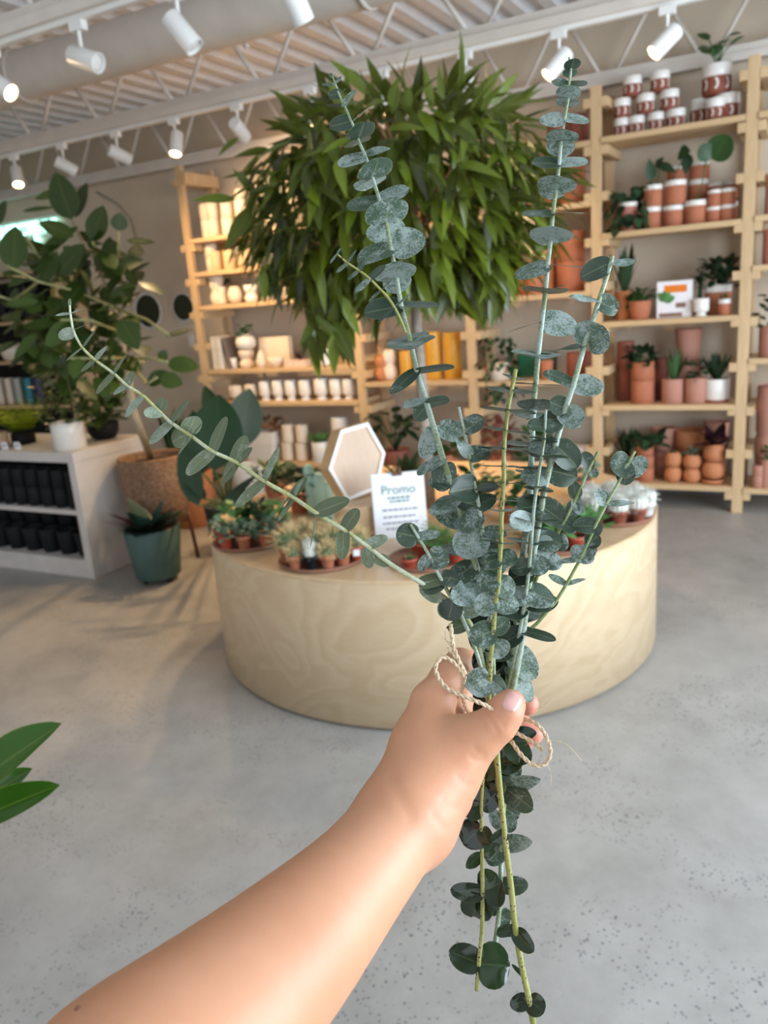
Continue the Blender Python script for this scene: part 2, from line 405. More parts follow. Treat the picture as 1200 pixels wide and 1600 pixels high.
# ------------------------------------------------------------------ track lights
BULB = emit('warm_lamp', (1, .70, .36), 16.0)
def track_light(px, py, Y, aim, lit, label, power=9, length=.145, face=None):
    p = ony(px, py, Y); x = p[0]; z = 2.686
    r = empty('track_light', (x, Y, z), label, 'track light', 'white cylinder spotlights on the ceiling tracks')
    m = MB(); m.box((-.035, -.018, -.035), (.035, .018, 0)); m.lathe([(.008, -.115), (.008, -.03)], 10); m.build('adapter', LAMPW, r, False)
    d = Vector(aim).normalized(); c = Vector((0, 0, -.135))
    a = c-d*length*.42; b = c+d*length*.58; Rr = .040
    q = d.to_track_quat('Z', 'Y').to_matrix().to_4x4()
    m = MB(); m.lathe([(0, 0), (Rr*.9, 0), (Rr, .006), (Rr, length), (Rr-.005, length), (Rr-.007, length-.02), (0, length-.02)], 28)
    h = m.build('lamp_housing', LAMPW, r); h.matrix_local = Matrix.Translation(a) @ q
    e = h.modifiers.new('edge', 'EDGE_SPLIT'); e.split_angle = .9
    m = MB(); m.lathe([(0, length-.006), (Rr*.5, length-.007), (Rr-.007, length-.012), (Rr-.007, length-.019)], 24)
    g = m.build('bulb', BULB if lit else LAMPW, h)
    if lit:
        l = bpy.data.lights.new('spot_glow', 'SPOT'); l.energy = power; l.color = (1, .66, .34); l.spot_size = math.radians(95); l.spot_blend = .8; l.shadow_soft_size = .06
        lo = bpy.data.objects.new('spot_glow', l); COL.objects.link(lo); lo.parent = r
        lo.matrix_local = Matrix.Translation(b+d*.02) @ d.to_track_quat('-Z', 'Y').to_matrix().to_4x4()
TL = [
 (22, 250, 4.28, (.4, -.35, -.85), 1, 'leftmost small lit spotlight on the middle track beside the glowing sign'),
 (97, 235, 4.28, (.5, .7, -.5), 1, 'second spotlight on middle track, angled down right above oval leaves'),
 (181, 215, 4.28, (.42, .8, -.42), 1, 'third spotlight on middle track, angled away to the right'),
 (272, 195, 4.28, (.1, -.4, -.88), 1, 'fourth spotlight on the middle track, its glowing mouth facing down'),
 (370, 172, 4.28, (-.15, .85, -.42), 1, 'fifth spotlight on middle track just left of the tree crown'),
 (485, 150, 4.28, (.05, -.3, -.9), 1, 'spotlight shining through the upper left leaves of the tree'),
 (597, 120, 4.28, (.0, -.4, -.85), 1, 'spotlight whose adapter shows above the middle of tree crown'),
 (727, 90, 4.28, (-.15, .62, -.78), 1, 'bright spotlight glowing just above the top right of the crown'),
 (873, 55, 4.28, (-.55, -.45, -.7), 1, 'lit spotlight behind the tip of the tallest eucalyptus stem'),
 (1043, 15, 4.28, (-.62, -.45, -.66), 1, 'rightmost lit spotlight on middle track above the crescent pots'),
]
for a in TL: track_light(*a, power=(30 if a[0] in (22, 272) else 100 if a[0] in (97, 485, 597) else 66 if a[0] < 600 else 36))
track_light(-12, 88, 2.72, (.75, .1, -.55), 1, 'lit spotlight cut by left edge of photo below nearest joist', 18)
track_light(122, 42, 2.72, (.92, .05, -.38), 0, 'unlit horizontal spotlight on nearest track in front of duct')
track_light(276, 3, 2.72, (.6, .2, -.85), 0, 'unlit tilted spotlight in front of the duct at the top')
track_light(455, -40, 2.72, (.1, .5, -.8), 0, 'spotlight cut by top edge of photo below duct')

# ================================================================== SHELVING UNIT
XP = [-4.585, -3.06, -2.14, -1.25, -.365, .62, 1.6]
YF, YB = 5.43, 5.83
unit = empty('shelving_unit', (-1.5, 5.6, 0), 'long pale pine shelving unit with cleated posts filled with pots along back wall', 'shelf unit')
def U(m, name, mat, bev=0): return m.build(name, mat, unit, False, bev, local=(-1.5, 5.6, 0))
ZC = [.14+.2725*k for k in range(9)]
for i, x in enumerate(XP):
    hpost = 2.66
    for yy in (YF, YB-.02): U(bx((x-.032, yy-.02, 0), (x+.032, yy+.02, hpost)), 'post', PINE, .003)
    lv = [.14+.2725*k for k in range(10)] if i > 1 else [.20, .71, .98, 1.25, 1.51, 1.78, 2.05, 2.56]
    if i == 0: m = MB(); m.box((x+.032, YF-.02, 2.54), (x+.07, YB, 2.60)); U(m, 'cleat', PINE)
    for z in lv:
        if z > 2.6: continue
        m = MB()
        m.box((x-.075, YF-.022, z-.055), (x-.032, YB-.0, z)); m.box((x+.032, YF-.022, z-.055), (x+.075, YB-.0, z))
        U(m, 'cleat', PINE, .002)
LEV = {0: [.225, .735, 1.01, 1.54, 1.81, 2.075], 1: [.16, .875, 1.42, 1.97, 2.34], 2: [.16, .86, 1.435, 1.985, 2.34],
       3: [.157, .685, 1.23, 1.78, 2.345], 4: [.15, .965, 1.51, 1.79, 2.345], 5: [.15, .965, 1.51, 2.345]}
TOP = {}
for b, zs in LEV.items():
    for z in zs:
        x0, x1 = XP[b]+.034, XP[b+1]-.034
        U(bx((x0, YF-.03, z-.018), (x1, YB-.045, z+.016)), 'shelf_board', PINEB, .002); TOP[(b, z)] = z+.017

# ------------------------------------------------------------------ pots
def ring(r0, h0, prof, lip=.045, depth_=.12):
    return prof
PROF = {
 'cyl': [(0, 0), (.47, 0), (.5, .02), (.5, .985), (.49, 1), (.455, 1), (.45, .99), (.45, .86), (0, .86)],
 'taper': [(0, 0), (.36, 0), (.38, .02), (.5, .98), (.49, 1), (.455, 1), (.445, .98), (.43, .85), (0, .85)],
 'nursery': [(0, 0), (.35, 0), (.36, .02), (.44, .74), (.5, .75), (.5, 1), (.465, 1), (.45, .85), (0, .85)],
 'bowl': [(0, 0), (.28, 0), (.38, .12), (.47, .45), (.5, .98), (.48, 1), (.45, .97), (.43, .8), (0, .8)],
 'round': [(0, 0), (.28, 0), (.42, .12), (.5, .42), (.47, .75), (.36, .97), (.34, 1), (.31, .98), (.3, .88), (0, .88)],
 'lidded': [(0, 0), (.36, 0), (.48, .08), (.5, .18), (.5, .98), (.49, 1), (.455, 1), (.45, .86), (0, .86)],
 'goblet': [(0, 0), (.36, 0), (.37, .06), (.27, .13), (.26, .18), (.44, .25), (.5, .38), (.5, .98), (.48, 1), (.45, .98), (.44, .9), (0, .9)],
 'hourglass': [(0, 0), (.40, 0), (.48, .15), (.5, .30), (.38, .45), (.34, .5), (.40, .56), (.5, .75), (.5, .98), (.46, 1), (.43, .98), (.42, .9), (0, .9)],
 'stackcyl': [(0, 0), (.5, 0), (.5, .47), (.47, .49), (.47, .51), (.5, .53), (.5, .985), (.455, 1), (.45, .9), (0, .9)],
 'ribbed': [(0, 0)]+[(.5 if k % 2 else .46, (k+.5)/14) for k in range(14)]+[(.48, 1), (.43, 1), (.43, .9), (0, .9)],
 'drop': [(0, 0), (.35, 0), (.48, .18), (.5, .35), (.40, .6), (.2, .85), (.05, .99), (0, 1)],
 'ball': [(0, 0), (.3, .04), (.46, .22), (.5, .5), (.44, .76), (.3, .94), (.26, .95), (.24, .9), (0, .88)],
 'gourd': [(0, 0), (.3, .01), (.46, .12), (.5, .25), (.44, .42), (.33, .5), (.42, .58), (.48, .73), (.42, .9), (.26, .99), (.22, .97), (0, .95)],
  'basket': [(0, 0), (.34, 0), (.40, .05), (.46, .3), (.49, .6), (.5, .97), (.49, 1), (.455, 1), (.44, .96), (.43, .85), (0, .85)],
 'saucer': [(0, 0), (.42, 0), (.5, .9), (.48, 1), (.40, .3), (0, .3)],
}
TPL = {}
def crescent_mesh():
    m = MB()
    for k in range(8):
        a0 = 2*PI*k/8; ph = k % 2
        v = []; f = []; n = 12
        for i in range(n+1):
            t = -PI*.42+PI*.84*i/n
            for rr, off in ((.155, 0), (.12, -.055)):
                u = math.cos(t)*rr+off; zz = math.sin(t)*rr*1.25+.36
                a = a0+u*1.7; v.append((.506*math.cos(a), .506*math.sin(a), zz))
        for i in range(n): f.append((2*i, 2*i+1, 2*i+3, 2*i+2))
        m.add(v, f)
    return m.mesh('crescent_marks', GLAZE)
def pot_mesh(kind, mat):
    key = (kind, mat.name)
    if key not in TPL:
        m = MB(); m.lathe(PROF[kind], 28); me = m.mesh('pot', mat); TPL[key] = me
    return TPL[key]
def band_mesh(z0, z1, mat, r=.507):
    key = ('band', z0, z1, mat.name)
    if key not in TPL:
        m = MB(); m.lathe([(r-.01, z0), (r, z0+.01), (r, z1), (r-.012, z1+.012), (.45, z1+.012), (.445, z0+.1)], 28); TPL[key] = m.mesh('glazed_rim', mat)
    return TPL[key]
EMB = {}
def add_pot(name, loc, w, h, kind, mat, label, cat='pot', group=None, band=None, moons=False, parent=None, lid=False):
    key = (kind, mat.name, band, moons)
    if key in EMB and parent is None:
        src = EMB[key]; o = src.copy(); COL.objects.link(o); o.name = name
        for ch in KIDSOF.get(src.name, []):
            c = ch.copy(); COL.objects.link(c); c.parent = o
    else:
        o = bpy.data.objects.new(name, pot_mesh(kind, mat)); COL.objects.link(o); ch = []
        if band:
            z0, z1, bm = band; b = bpy.data.objects.new('glazed_rim', band_mesh(z0, z1, MATS[bm])); COL.objects.link(b); b.parent = o; ch.append(b)
        if moons:
            if 'moon' not in TPL: TPL['moon'] = crescent_mesh()
            b = bpy.data.objects.new('crescent_marks', TPL['moon']); COL.objects.link(b); b.parent = o; ch.append(b)
        if parent is None: EMB[key] = o; KIDSOF[o.name] = ch
    o.location = loc; o.scale = (w, w, h); o.rotation_euler = (0, 0, random.random()*.5)
    if parent is not None: o.parent = parent; o.rotation_euler = (0, 0, 0)
    else: tag(o, label, cat, group)
    return o
KIDSOF = {}
ORD = ['first', 'second', 'third', 'fourth', 'fifth', 'sixth', 'seventh', 'eighth', 'ninth', 'tenth', 'eleventh', 'twelfth']
def place(px, pyb, w, h, b=None, z=None, Yc=None, ztop=None):
    """pot whose base centre shows at px, pyb; w/h in picture pixels. Returns location, width, height."""
    Yc = Yc or 5.56
    if z is None: z = ony(px, pyb, Yc)[2]
    X = ony(px, pyb, Yc)[0]
    d = depth((X, Yc, z)); hw = w*d/F/2+.079
    for a, b_ in zip(XP[:-1], XP[1:]):          # keep clear of the posts' cleats
        if a < X < b_ and Yc > 5.4 and b_-a > 2*hw and w > 1: X = min(max(X, a+hw), b_-hw)
    return (X, Yc, z), w*d/F, h*d/F
def row(items, z, kind, mat, desc, where, group, name='pot', cat='pot', Yc=None, **kw):
    """items: (px, py_base, w, h); returns list of (x, y, top z, w)"""
    out = []; n = len(items)
    for i, (px, py, w_, h_) in enumerate(items):
        loc, W, H = place(px, py, w_, h_, z=z, Yc=Yc)
        lab = f"{desc}, {ORD[i]} from left {where}" if n > 1 else f"{desc} {where}"
        add_pot(name, loc, W, H, kind, mat, lab, cat, group, **kw); out.append((loc, W, H))
    return out

# ---- foliage builders (all around the origin, z up)
def fol(kind, R_, H_, n, seed, W=None):
    rnd = random.Random(seed); m = MB()
    for k in range(n):
        a = rnd.random()*2*PI; c, s_ = math.cos(a), math.sin(a)
        if kind == 'rosette':
            L = R_*rnd.uniform(.7, 1.1); el = rnd.uniform(.25, 1.2)
            b = (c*.01, s_*.01, 0); t = (c*L*math.cos(el), s_*L*math.cos(el), H_*math.sin(el)*rnd.uniform(.7, 1.1))
            m.leaf(b, t, (-c*.5, -s_*.5, 1), (W or L*.4), 'oval', droop=.15, rnd=rnd)
        elif kind == 'bushy':
            r = R_*rnd.random()**.5; zz = H_*rnd.random(); rr = r*math.sqrt(max(.15, 1-(zz/H_-.4)**2*1.6))
            b = np.array((c*rr*.75, s_*rr*.75, zz*.85)); L = (W or .04)*rnd.uniform(1.1, 1.7)
            d = np.array((c*rnd.uniform(.3, 1), s_*rnd.uniform(.3, 1), rnd.uniform(-.3, .8))); d /= np.linalg.norm(d)
            m.leaf(b, b+d*L, (-c*.4+rnd.uniform(-.4, .4), -s_*.4+rnd.uniform(-.4, .4), 1), W or .04, 'oval', droop=.1, rnd=rnd, rows=4)
        elif kind == 'trail':
            r = R_*rnd.uniform(.4, 1); zz = H_*rnd.uniform(-1, .8)
            b = np.array((c*r, s_*r, zz)); L = (W or .05)*rnd.uniform(.9, 1.3)
            m.leaf(b, b+np.array((c*.5, s_*.5, -1))*L*.8, (c, s_, .4), W or .05, 'heart', rnd=rnd, rows=5)
        elif kind == 'spike':
            L = H_*rnd.uniform(.7, 1.1); le = R_*rnd.uniform(.1, 1)
            m.leaf((c*.01, s_*.01, 0), (c*le, s_*le, L), (-c, -s_, .3), W or .03, 'lance', fold=.2, rnd=rnd)
        elif kind == 'fern':
            L = R_*rnd.uniform(.7, 1.1); hz = H_*rnd.uniform(.3, 1)
            b = np.array((0, 0, 0.)); t = np.array((c*L, s_*L, hz))
            for q in range(1, 8):
                u = q/8; p = t*u+np.array((0, 0, .25*L*u*(1-u)*2))
                for sg in (-1, 1):
                    sd = np.array((-s_*sg, c*sg, .1)); ll = L*.28*(1.1-u)
                    m.leaf(p, p+(sd+np.array((c, s_, 0))*.4)*ll, (0, 0, 1), ll*.4, 'oval', rnd=rnd, rows=3)
        elif kind == 'arch':
            L = R_*rnd.uniform(.8, 1.1); hz = H_*rnd.uniform(.5, 1.05)
            p0 = np.array((0, 0, 0.)); p1 = np.array((c*L*.45, s_*L*.45, hz)); m.tube([p0, p0*.5+p1*.5+np.array((0, 0, .02)), p1], .0035, 5, tint=.9, edge=.0)
            m.leaf(p1, p1+np.array((c*.75, s_*.75, rnd.uniform(-.5, .5)))*L*.75, (-c*.3, -s_*.3, 1), W or L*.45, 'oval', droop=.15, rnd=rnd, rows=7)
    return m
def planted(name, px, py, w, h, z, kind, mat, fkind, fmat, fR, fH, n, seed, label, Yc=None, W=None, cat='potted plant', group=None, band=None, loc=None, soil=True):
    if loc is None: loc, Wd, H = place(px, py, w, h, z=z, Yc=Yc)
    else: Wd, H = w, h
    r = empty(name, loc, label, cat, group)
    add_pot('pot', (0, 0, 0), Wd, H, kind, mat, None, parent=r, band=band)
    if soil:
        m = MB(); m.lathe([(0, H*.9), (Wd*.43, H*.885)], 20); m.build('soil', SOIL, r)
    f = fol(fkind, fR, fH, n, seed, W)
    o = f.build('foliage', fmat, r); o.location = (0, 0, H*.9)
    return r, loc, Wd, H

T3 = lambda b, z: TOP[(b, z)]
gl = ('white_glaze')
# ---- right bay, top shelf: brown crescent pots
z = T3(3, 2.345); bd = (.60, 1.0, 'white_glaze'); gM = 'brown crescent pots on the top right shelf'
a1 = row([(965, 214, 25, 27), (994.5, 210, 26, 27), (1025, 204, 26, 27.5), (1056, 198, 29, 28)], z, 'lidded', BROWN, 'small brown crescent pot with white rim', 'in bottom row, top right shelf', gM, 'crescent_pot', band=bd, moons=True)
z2 = z+a1[0][2]
a2 = row([(972, 187, 26, 28), (1009, 181, 27, 29), (1046, 174, 28, 29)], z2, 'lidded', BROWN, 'small brown crescent pot with white rim', 'in middle row, top right shelf', gM, 'crescent_pot', band=bd, moons=True)
z3 = z2+a2[0][2]
row([(988, 157, 28, 29), (1031, 150, 29, 29)], z3, 'lidded', BROWN, 'small brown crescent pot', 'on top of the pyramid, top right shelf', gM, 'crescent_pot', band=bd, moons=True)
row([(1095, 193, 32, 39)], z, 'lidded', BROWN, 'medium brown crescent pot', 'behind small one, under the leafy crescent pot', gM, 'crescent_pot', Yc=5.62, band=bd, moons=True)
row([(1117, 191, 28, 32)], z, 'lidded', BROWN, 'small brown crescent pot', 'squeezed between two bigger ones under the leafy pot', gM, 'crescent_pot', Yc=5.50, band=bd, moons=True)
b3 = row([(1149, 183, 38, 38)], z, 'lidded', BROWN, 'large brown crescent pot', 'beside the post at right end of top shelf', gM, 'crescent_pot', Yc=5.56, band=bd, moons=True)
r_, loc, Wd, H = planted('pilea_pot', 1119, 150, 43, 44, z+b3[0][2], 'lidded', BROWN, 'arch', MIDLEAF, .13, .16, 7, 5, 'brown crescent pot with round-leaved plant on top of larger crescent pots', W=.075, band=bd)
o = bpy.data.objects.new('crescent_marks', TPL['moon']); COL.objects.link(o); o.parent = r_; o.scale = (Wd, Wd, H)
# ---- right bay, second shelf: two-tone pots
z = T3(3, 1.78); bd = (.78, 1.0, 'white_glaze'); g = 'salmon pots with white rims on second right shelf'; nm = 'two_tone_pot'
c1 = row([(1018, 356, 30, 32), (1052, 351, 31, 31), (1086, 347, 32, 35), (1115, 344, 24, 23), (1142, 341, 25, 24)], z, 'cyl', TERRA, 'salmon pot with white rim', 'in front bottom row, second shelf', g, nm, band=bd, Yc=5.53)
zz = z+c1[0][2]
c2 = row([(1021, 323, 29, 32), (1055, 318, 32, 35)], zz, 'cyl', TERRA, 'salmon white-rimmed pot', 'stacked on front row below dark pointed leaves', g, nm, band=bd, Yc=5.53)
c3 = row([(1117, 321, 23, 25), (1143, 317, 25, 25)], z+c1[3][2], 'cyl', TERRA, 'narrow salmon white-rimmed pot', 'in second tier at the right end', g, nm, band=bd, Yc=5.53)
z4 = row([(1088, 350, 30, 34), (1118, 348, 24, 30), (1146, 345, 24, 30)], z, 'cyl', TERRA, 'rear salmon pot with white rim', 'in back row, second right shelf', g, nm, band=bd, Yc=5.68)
z5 = row([(1090, 314, 30, 33), (1117, 320, 24, 26), (1143, 318, 22, 26)], z+z4[0][2], 'cyl', TERRA, 'upper rear salmon pot with white rim', 'in back row second tier', g, nm, band=bd, Yc=5.68)
z6 = row([(1092, 286, 31, 26), (1058, 286, 30, 24)], z+z4[0][2]+z5[0][2], 'cyl', TERRA, 'topmost rear salmon pot', 'at back behind the leaves, second shelf', g, nm, band=bd, Yc=5.68)
planted('heartleaf_plant', 981, 360, 29, 42, z, 'taper', ROSE, 'trail', DARKLEAF, .15, .15, 75, 11, 'pink pot overflowing with dark heart-shaped leaves at left end of second shelf', W=.058, Yc=5.50, band=(.86, 1.0, 'white_glaze'))
p0 = ony(1085, 320, 5.50)
r = empty('round_leaf_cutting', (p0[0], 5.50, c1[2][0][2]+.02), 'tall stem with bright green split round leaf rising from a salmon pot', 'plant')
def local_leaf(r, name, mat, leaves, Y, stems=(), sr=.004):
    L0 = np.array(r.location); m = MB()
    for st in stems: m.tube([ony(a, b, Y)-L0 for a, b in st], sr, 6, tint=.8, edge=0)
    for (bx_, by_, tx, ty, W, sh) in leaves:
        a = ony(bx_, by_, Y)-L0; t = ony(tx, ty, Y-.03)-L0
        m.leaf(a, t, (0.1, -1, .45), W, sh, rnd=random, rows=8, cols=5, droop=.08)
    return m.build(name, mat, r)
local_leaf(r, 'foliage', MIDLEAF, [(1110, 249, 1096, 226, .115, 'round'), (1114, 250, 1138, 211, .17, 'round')], 5.48, [[(1091, 312), (1098, 280), (1104, 245)]])
r = empty('arrow_leaf_plant', (c2[0][0][0], 5.53, zz+c2[0][2]*.85), 'dark pointed-leaf plant growing from an upper salmon pot, second shelf', 'plant')
local_leaf(r, 'foliage', DARKLEAF, [(1022, 290, 1006, 292, .05, 'lance'), (1019, 282, 1014, 248, .07, 'lance'), (1028, 256, 1056, 268, .06, 'lance'), (1062, 240, 1078, 236, .10, 'heart'), (1076, 240, 1070, 272, .07, 'lance'), (1025, 262, 1036, 245, .05, 'lance')], 5.5, [[(1021, 300), (1018, 282)], [(1026, 300), (1030, 270), (1027, 256)], [(1040, 300), (1060, 262), (1072, 238)]])
# ---- right bay, third shelf
z = T3(3, 1.23)
planted('rubber_plant', 970, 500, 28, 43, z, 'taper', TERRAO, 'spike', DARKLEAF, .13, .30, 16, 21, 'dark upright leafy plant in orange terracotta pot at left of third shelf', W=.055, Yc=5.6)
planted('peperomia', 1000, 498, 35, 28, z, 'taper', TERRA, 'bushy', MIDLEAF, .10, .085, 60, 22, 'low bushy green plant in squat terracotta pot beside the orange-labelled box', W=.04, Yc=5.52)
r = empty('boxed_kit', place(1054, 494, 10, 10, z=z, Yc=5.53)[0], 'white carton with orange label and leaf picture on third right shelf', 'box')
q = 5.6/F
m = MB(); m.box((-.105, -.03, 0), (.105, .03, .225)); m.build('carton', PAPER, r, False)
o_ = plain('orange_label', (.75, .20, .01), .5, .03)
m = MB(); m.box((-.06, -.033, .155), (.075, -.0301, .20)); m.build('orange_label', o_, r, False)
m = MB()
for a, b_, c_ in ((-.03, .06, 60), (-.075, .10, 90), (-.05, .05, 20), (-.09, .08, 120), (.0, .07, 30)):
    m.leaf((-.06, -.0335, .10), (-.06+.07*math.cos(math.radians(c_)), -.034, .10+.07*math.sin(math.radians(c_))), (0, -1, 0), .04, 'oval', fold=0)
m.build('printed_leaf', FRESH, r, False)
m = MB(); m.box((.01, -.032, .06), (.07, -.0301, .09)); m.box((-.09, -.032, .005), (.05, -.0301, .03)); m.build('printed_panel', plain('print', (.25, .14, .1), .6), r, False)
row([(1095, 493, 24, 27)], z, 'goblet', GLAZE, 'small white footed cup', 'in front of the white-rimmed pot on third shelf', None, 'footed_cup', 'cup', Yc=5.48)
r_, loc, Wd, H = planted('column_cactus', 1093, 491, 20, 8, z, 'bowl', TERRAD, 'spike', DARKLEAF, .012, .19, 12, 23, 'dark cactus rising behind the white footed cup on third shelf', W=.03, Yc=5.60)
planted('variegated_plant', 1121, 488, 39, 44, z, 'cyl', TERRA, 'bushy', DARKLEAF, .17, .20, 150, 24, 'bushy dark trailing plant in white-rimmed terracotta pot, right end of third shelf', W=.042, Yc=5.62, band=(.76, 1.0, 'white_glaze'))
planted('tiny_potted_plant', 1136, 490, 19, 24, z, 'cyl', TERRA, 'bushy', MIDLEAF, .04, .04, 14, 25, 'tiny white-rimmed terracotta pot with sprig at front right of third shelf', W=.02, Yc=5.48, band=(.72, 1.0, 'white_glaze'))
# ---- right bay, fourth shelf
z = T3(3, .685); g = 'terracotta cylinders on the fourth right shelf'
d1 = row([(972, 631, 26, 46)], z, 'cyl', TERRAD, 'dark terracotta cylinder', 'at bottom left of the fourth shelf', g, Yc=5.66)
row([(972, 585, 26, 44)], z+d1[0][2], 'cyl', TERRAD, 'dark terracotta cylinder', 'stacked at upper left of fourth shelf', g, Yc=5.66)
d2 = row([(1004, 632, 36, 34)], z, 'cyl', TERRA, 'terracotta cylinder', 'carrying the leafy pot on the fourth shelf', g, Yc=5.54)
planted('leafy_potted_plant', 1004, 596, 36, 29, z+d2[0][2], 'cyl', TERRA, 'bushy', DARKLEAF, .12, .11, 45, 31, 'dark leafy plant in stacked terracotta pot on fourth shelf', W=.05, Yc=5.54)
row([(1032, 630, 22, 62)], z, 'cyl', TERRAD, 'slim dark terracotta pot', 'hidden in the back behind the pink cylinders', g, Yc=5.70)
e1 = row([(1074, 628, 40, 60)], z, 'cyl', PINK, 'tall pink terracotta pot', 'in the back centre of fourth shelf', g, Yc=5.68)
row([(1075, 572, 41, 48)], z+e1[0][2], 'taper', PINK, 'pink terracotta pot', 'topmost at back centre of fourth shelf', g, Yc=5.68)
planted('banded_leaf_plant', 1051, 632, 33, 37, z, 'cyl', PINK, 'spike', MIDLEAF, .15, .22, 12, 32, 'long-leaved green plant in smooth pink cylinder, left of two', W=.045, Yc=5.52)
planted('wispy_potted_plant', 1087, 631, 33, 38, z, 'cyl', PINK, 'bushy', DARKLEAF, .10, .14, 30, 33, 'wispy dark plant in smooth pink cylinder, right of two', W=.035, Yc=5.52)
planted('glossy_potted_plant', 1127, 629, 37, 36, z, 'cyl', GLAZE, 'spike', DARKLEAF, .12, .17, 26, 34, 'glossy dark plant in white ribbed pot with red saucer', W=.05, Yc=5.54, band=(-.0, .12, 'dark_terracotta'))
# ---- right bay, bottom shelf
z = T3(3, .157); g = 'round terracotta pots on the lowest right shelf'
def stack(lst, kind, mat, desc, where, Yc, zz):
    for i, (px, py, w_, h_) in enumerate(lst):
        loc, W, H = place(px, py, w_, h_, z=zz, Yc=Yc)
        pos = 'bottom' if i == 0 else ('topmost' if i == len(lst)-1 else 'middle')
        add_pot('round_pot', loc, W, H, kind, mat, f'{pos} {desc} {where}', 'pot', g); zz += H
    return zz
f1 = stack([(1036, 744, 36, 38), (1036, 706, 38, 36)], 'taper', PINK, 'pink terracotta pot', 'in rear stack, left of the big bowl', 5.70, z)
f2 = stack([(1078, 745, 44, 34), (1078, 710, 48, 38)], 'bowl', TERRAO, 'wide terracotta bowl', 'at the back centre of lowest shelf', 5.70, z)
f3 = stack([(1124, 745, 36, 44), (1124, 702, 38, 42)], 'taper', PINK, 'pink terracotta pot', 'behind the purple-leaved plant', 5.70, z)
f4 = stack([(1051, 760, 26, 23), (1051, 737, 26, 24)], 'round', TERRAO, 'small round terracotta pot', 'in front stack left of centre', 5.50, z)
f5 = stack([(1081, 760, 27, 22), (1081, 738, 27, 22)], 'round', TERRAO, 'small round terracotta pot', 'in front stack under the speckled plant', 5.50, z)
f6 = stack([(1118, 760, 36, 7)], 'saucer', TERRAO, 'wide terracotta saucer', 'beneath the tall stack of round pots', 5.50, z)
f6 = stack([(1118, 753, 35, 27), (1118, 727, 34, 28)], 'round', TERRAO, 'large round terracotta pot', 'in front stack under the purple plant', 5.50, f6)
f7 = stack([(1008, 757, 26, 21), (1008, 736, 26, 18), (1008, 718, 25, 17)], 'cyl', TERRA, 'squat terracotta pot', 'in front stack at the left end', 5.50, z)
def tuft(name, px, py, z, fk, mat, R_, H_, n, sd, W, label, Yc=5.5):
    loc = place(px, py, 1, 1, z=z, Yc=Yc)[0]; loc = (loc[0], loc[1], z-.012)
    o = fol(fk, R_, H_, n, sd, W).build(name, mat); o.location = loc; return tag(o, label, 'plant')
tuft('round_leaf_plant', 1010, 700, f7, 'bushy', DARKLEAF, .13, .10, 46, 41, .055, 'dark round-leaved plant on the front left stack of lowest shelf')
tuft('speckled_plant', 1081, 716, f5, 'bushy', SAGE, .06, .06, 40, 42, .02, 'speckled grey-green tuft on a small terracotta stack')
tuft('sprout', 1051, 714, f4, 'rosette', MIDLEAF, .06, .03, 12, 43, .025, 'small green sprout drooping from a terracotta stack')
tuft('purple_leaf_plant', 1118, 700, f6, 'rosette', PURP, .15, .18, 16, 44, .08, 'purple-black broad-leaved plant on the tallest front stack')
planted('spiky_plant', 972, 757, 32, 34, z, 'taper', TERRAO, 'spike', DARKLEAF, .13, .20, 26, 45, 'dark spiky plant in terracotta at left end of lowest shelf', W=.025, Yc=5.6)
# ---- far right bay
g = 'pink pots beyond the rightmost post'
row([(1197, 343, 22, 60)], T3(4, 1.79), 'stackcyl', PINK, 'tall pink stacked pot', 'beyond the rightmost post, uppermost', g, Yc=5.52)
row([(1200, 411, 34, 52)], T3(4, 1.51), 'cyl', ROSE, 'rose cylinder with saucer', 'beyond the rightmost post', g, Yc=5.5)
planted('potted_sansevieria', 1192, 555, 38, 46, T3(4, .965), 'cyl', PINK, 'bushy', DARKLEAF, .11, .24, 40, 47, 'dark plant in wide pink cylinder at right edge, mid height', Yc=5.52, W=.04)
row([(1196, 745, 42, 150)], T3(4, .15), 'stackcyl', PINK, 'very tall pink stacked cylinder', 'beyond the rightmost post near the floor', g, Yc=5.62)
row([(1175, 764, 18, 35)], T3(4, .15), 'stackcyl', PINK, 'small pink stacked cup', 'on lowest shelf just right of post', g, Yc=5.46)
planted('sprouting_cup', 1197, 765, 22, 48, T3(4, .15), 'cyl', PINK, 'bushy', MIDLEAF, .06, .07, 20, 46, 'pink cup with green sprigs at the right edge of photo', Yc=5.47, W=.03)

# ---- bay B (behind tree, px 745..925): big terracotta
g = 'tall terracotta pots between tree and the central post'
z = T3(2, 1.985)
row([(896, 317, 40, 60)], z, 'cyl', TERRA, 'tall terracotta cylinder', 'on upper shelf beside the central post', g, Yc=5.58)
row([(862, 322, 30, 42)], z, 'cyl', TERRA, 'terracotta cylinder', 'on upper shelf partly behind tree leaves', g, Yc=5.6)
row([(826, 328, 32, 46)], z, 'cyl', TERRAO, 'terracotta cylinder', 'on upper shelf hidden deep in tree leaves', g, Yc=5.6)
z = T3(2, 2.34)
row([(908, 244, 30, 44)], z, 'cyl', TERRAD, 'dark terracotta cylinder', 'on the top shelf behind the tall eucalyptus', g, Yc=5.56)
row([(872, 249, 32, 44)], z, 'cyl', TERRAD, 'dark terracotta cylinder', 'on the top shelf, second left of central post', g, Yc=5.56)
z = T3(2, 1.435)
s1 = row([(893, 455, 44, 45)], z, 'cyl', TERRA, 'broad terracotta cylinder', 'lower in stack beside central post', g, Yc=5.58)
row([(893, 410, 44, 44)], z+s1[0][2], 'cyl', TERRA, 'broad terracotta cylinder', 'upper in stack beside central post', g, Yc=5.58)
row([(852, 462, 36, 78)], z, 'cyl', TERRAO, 'tall orange terracotta cylinder', 'left of the broad stack', g, Yc=5.62)
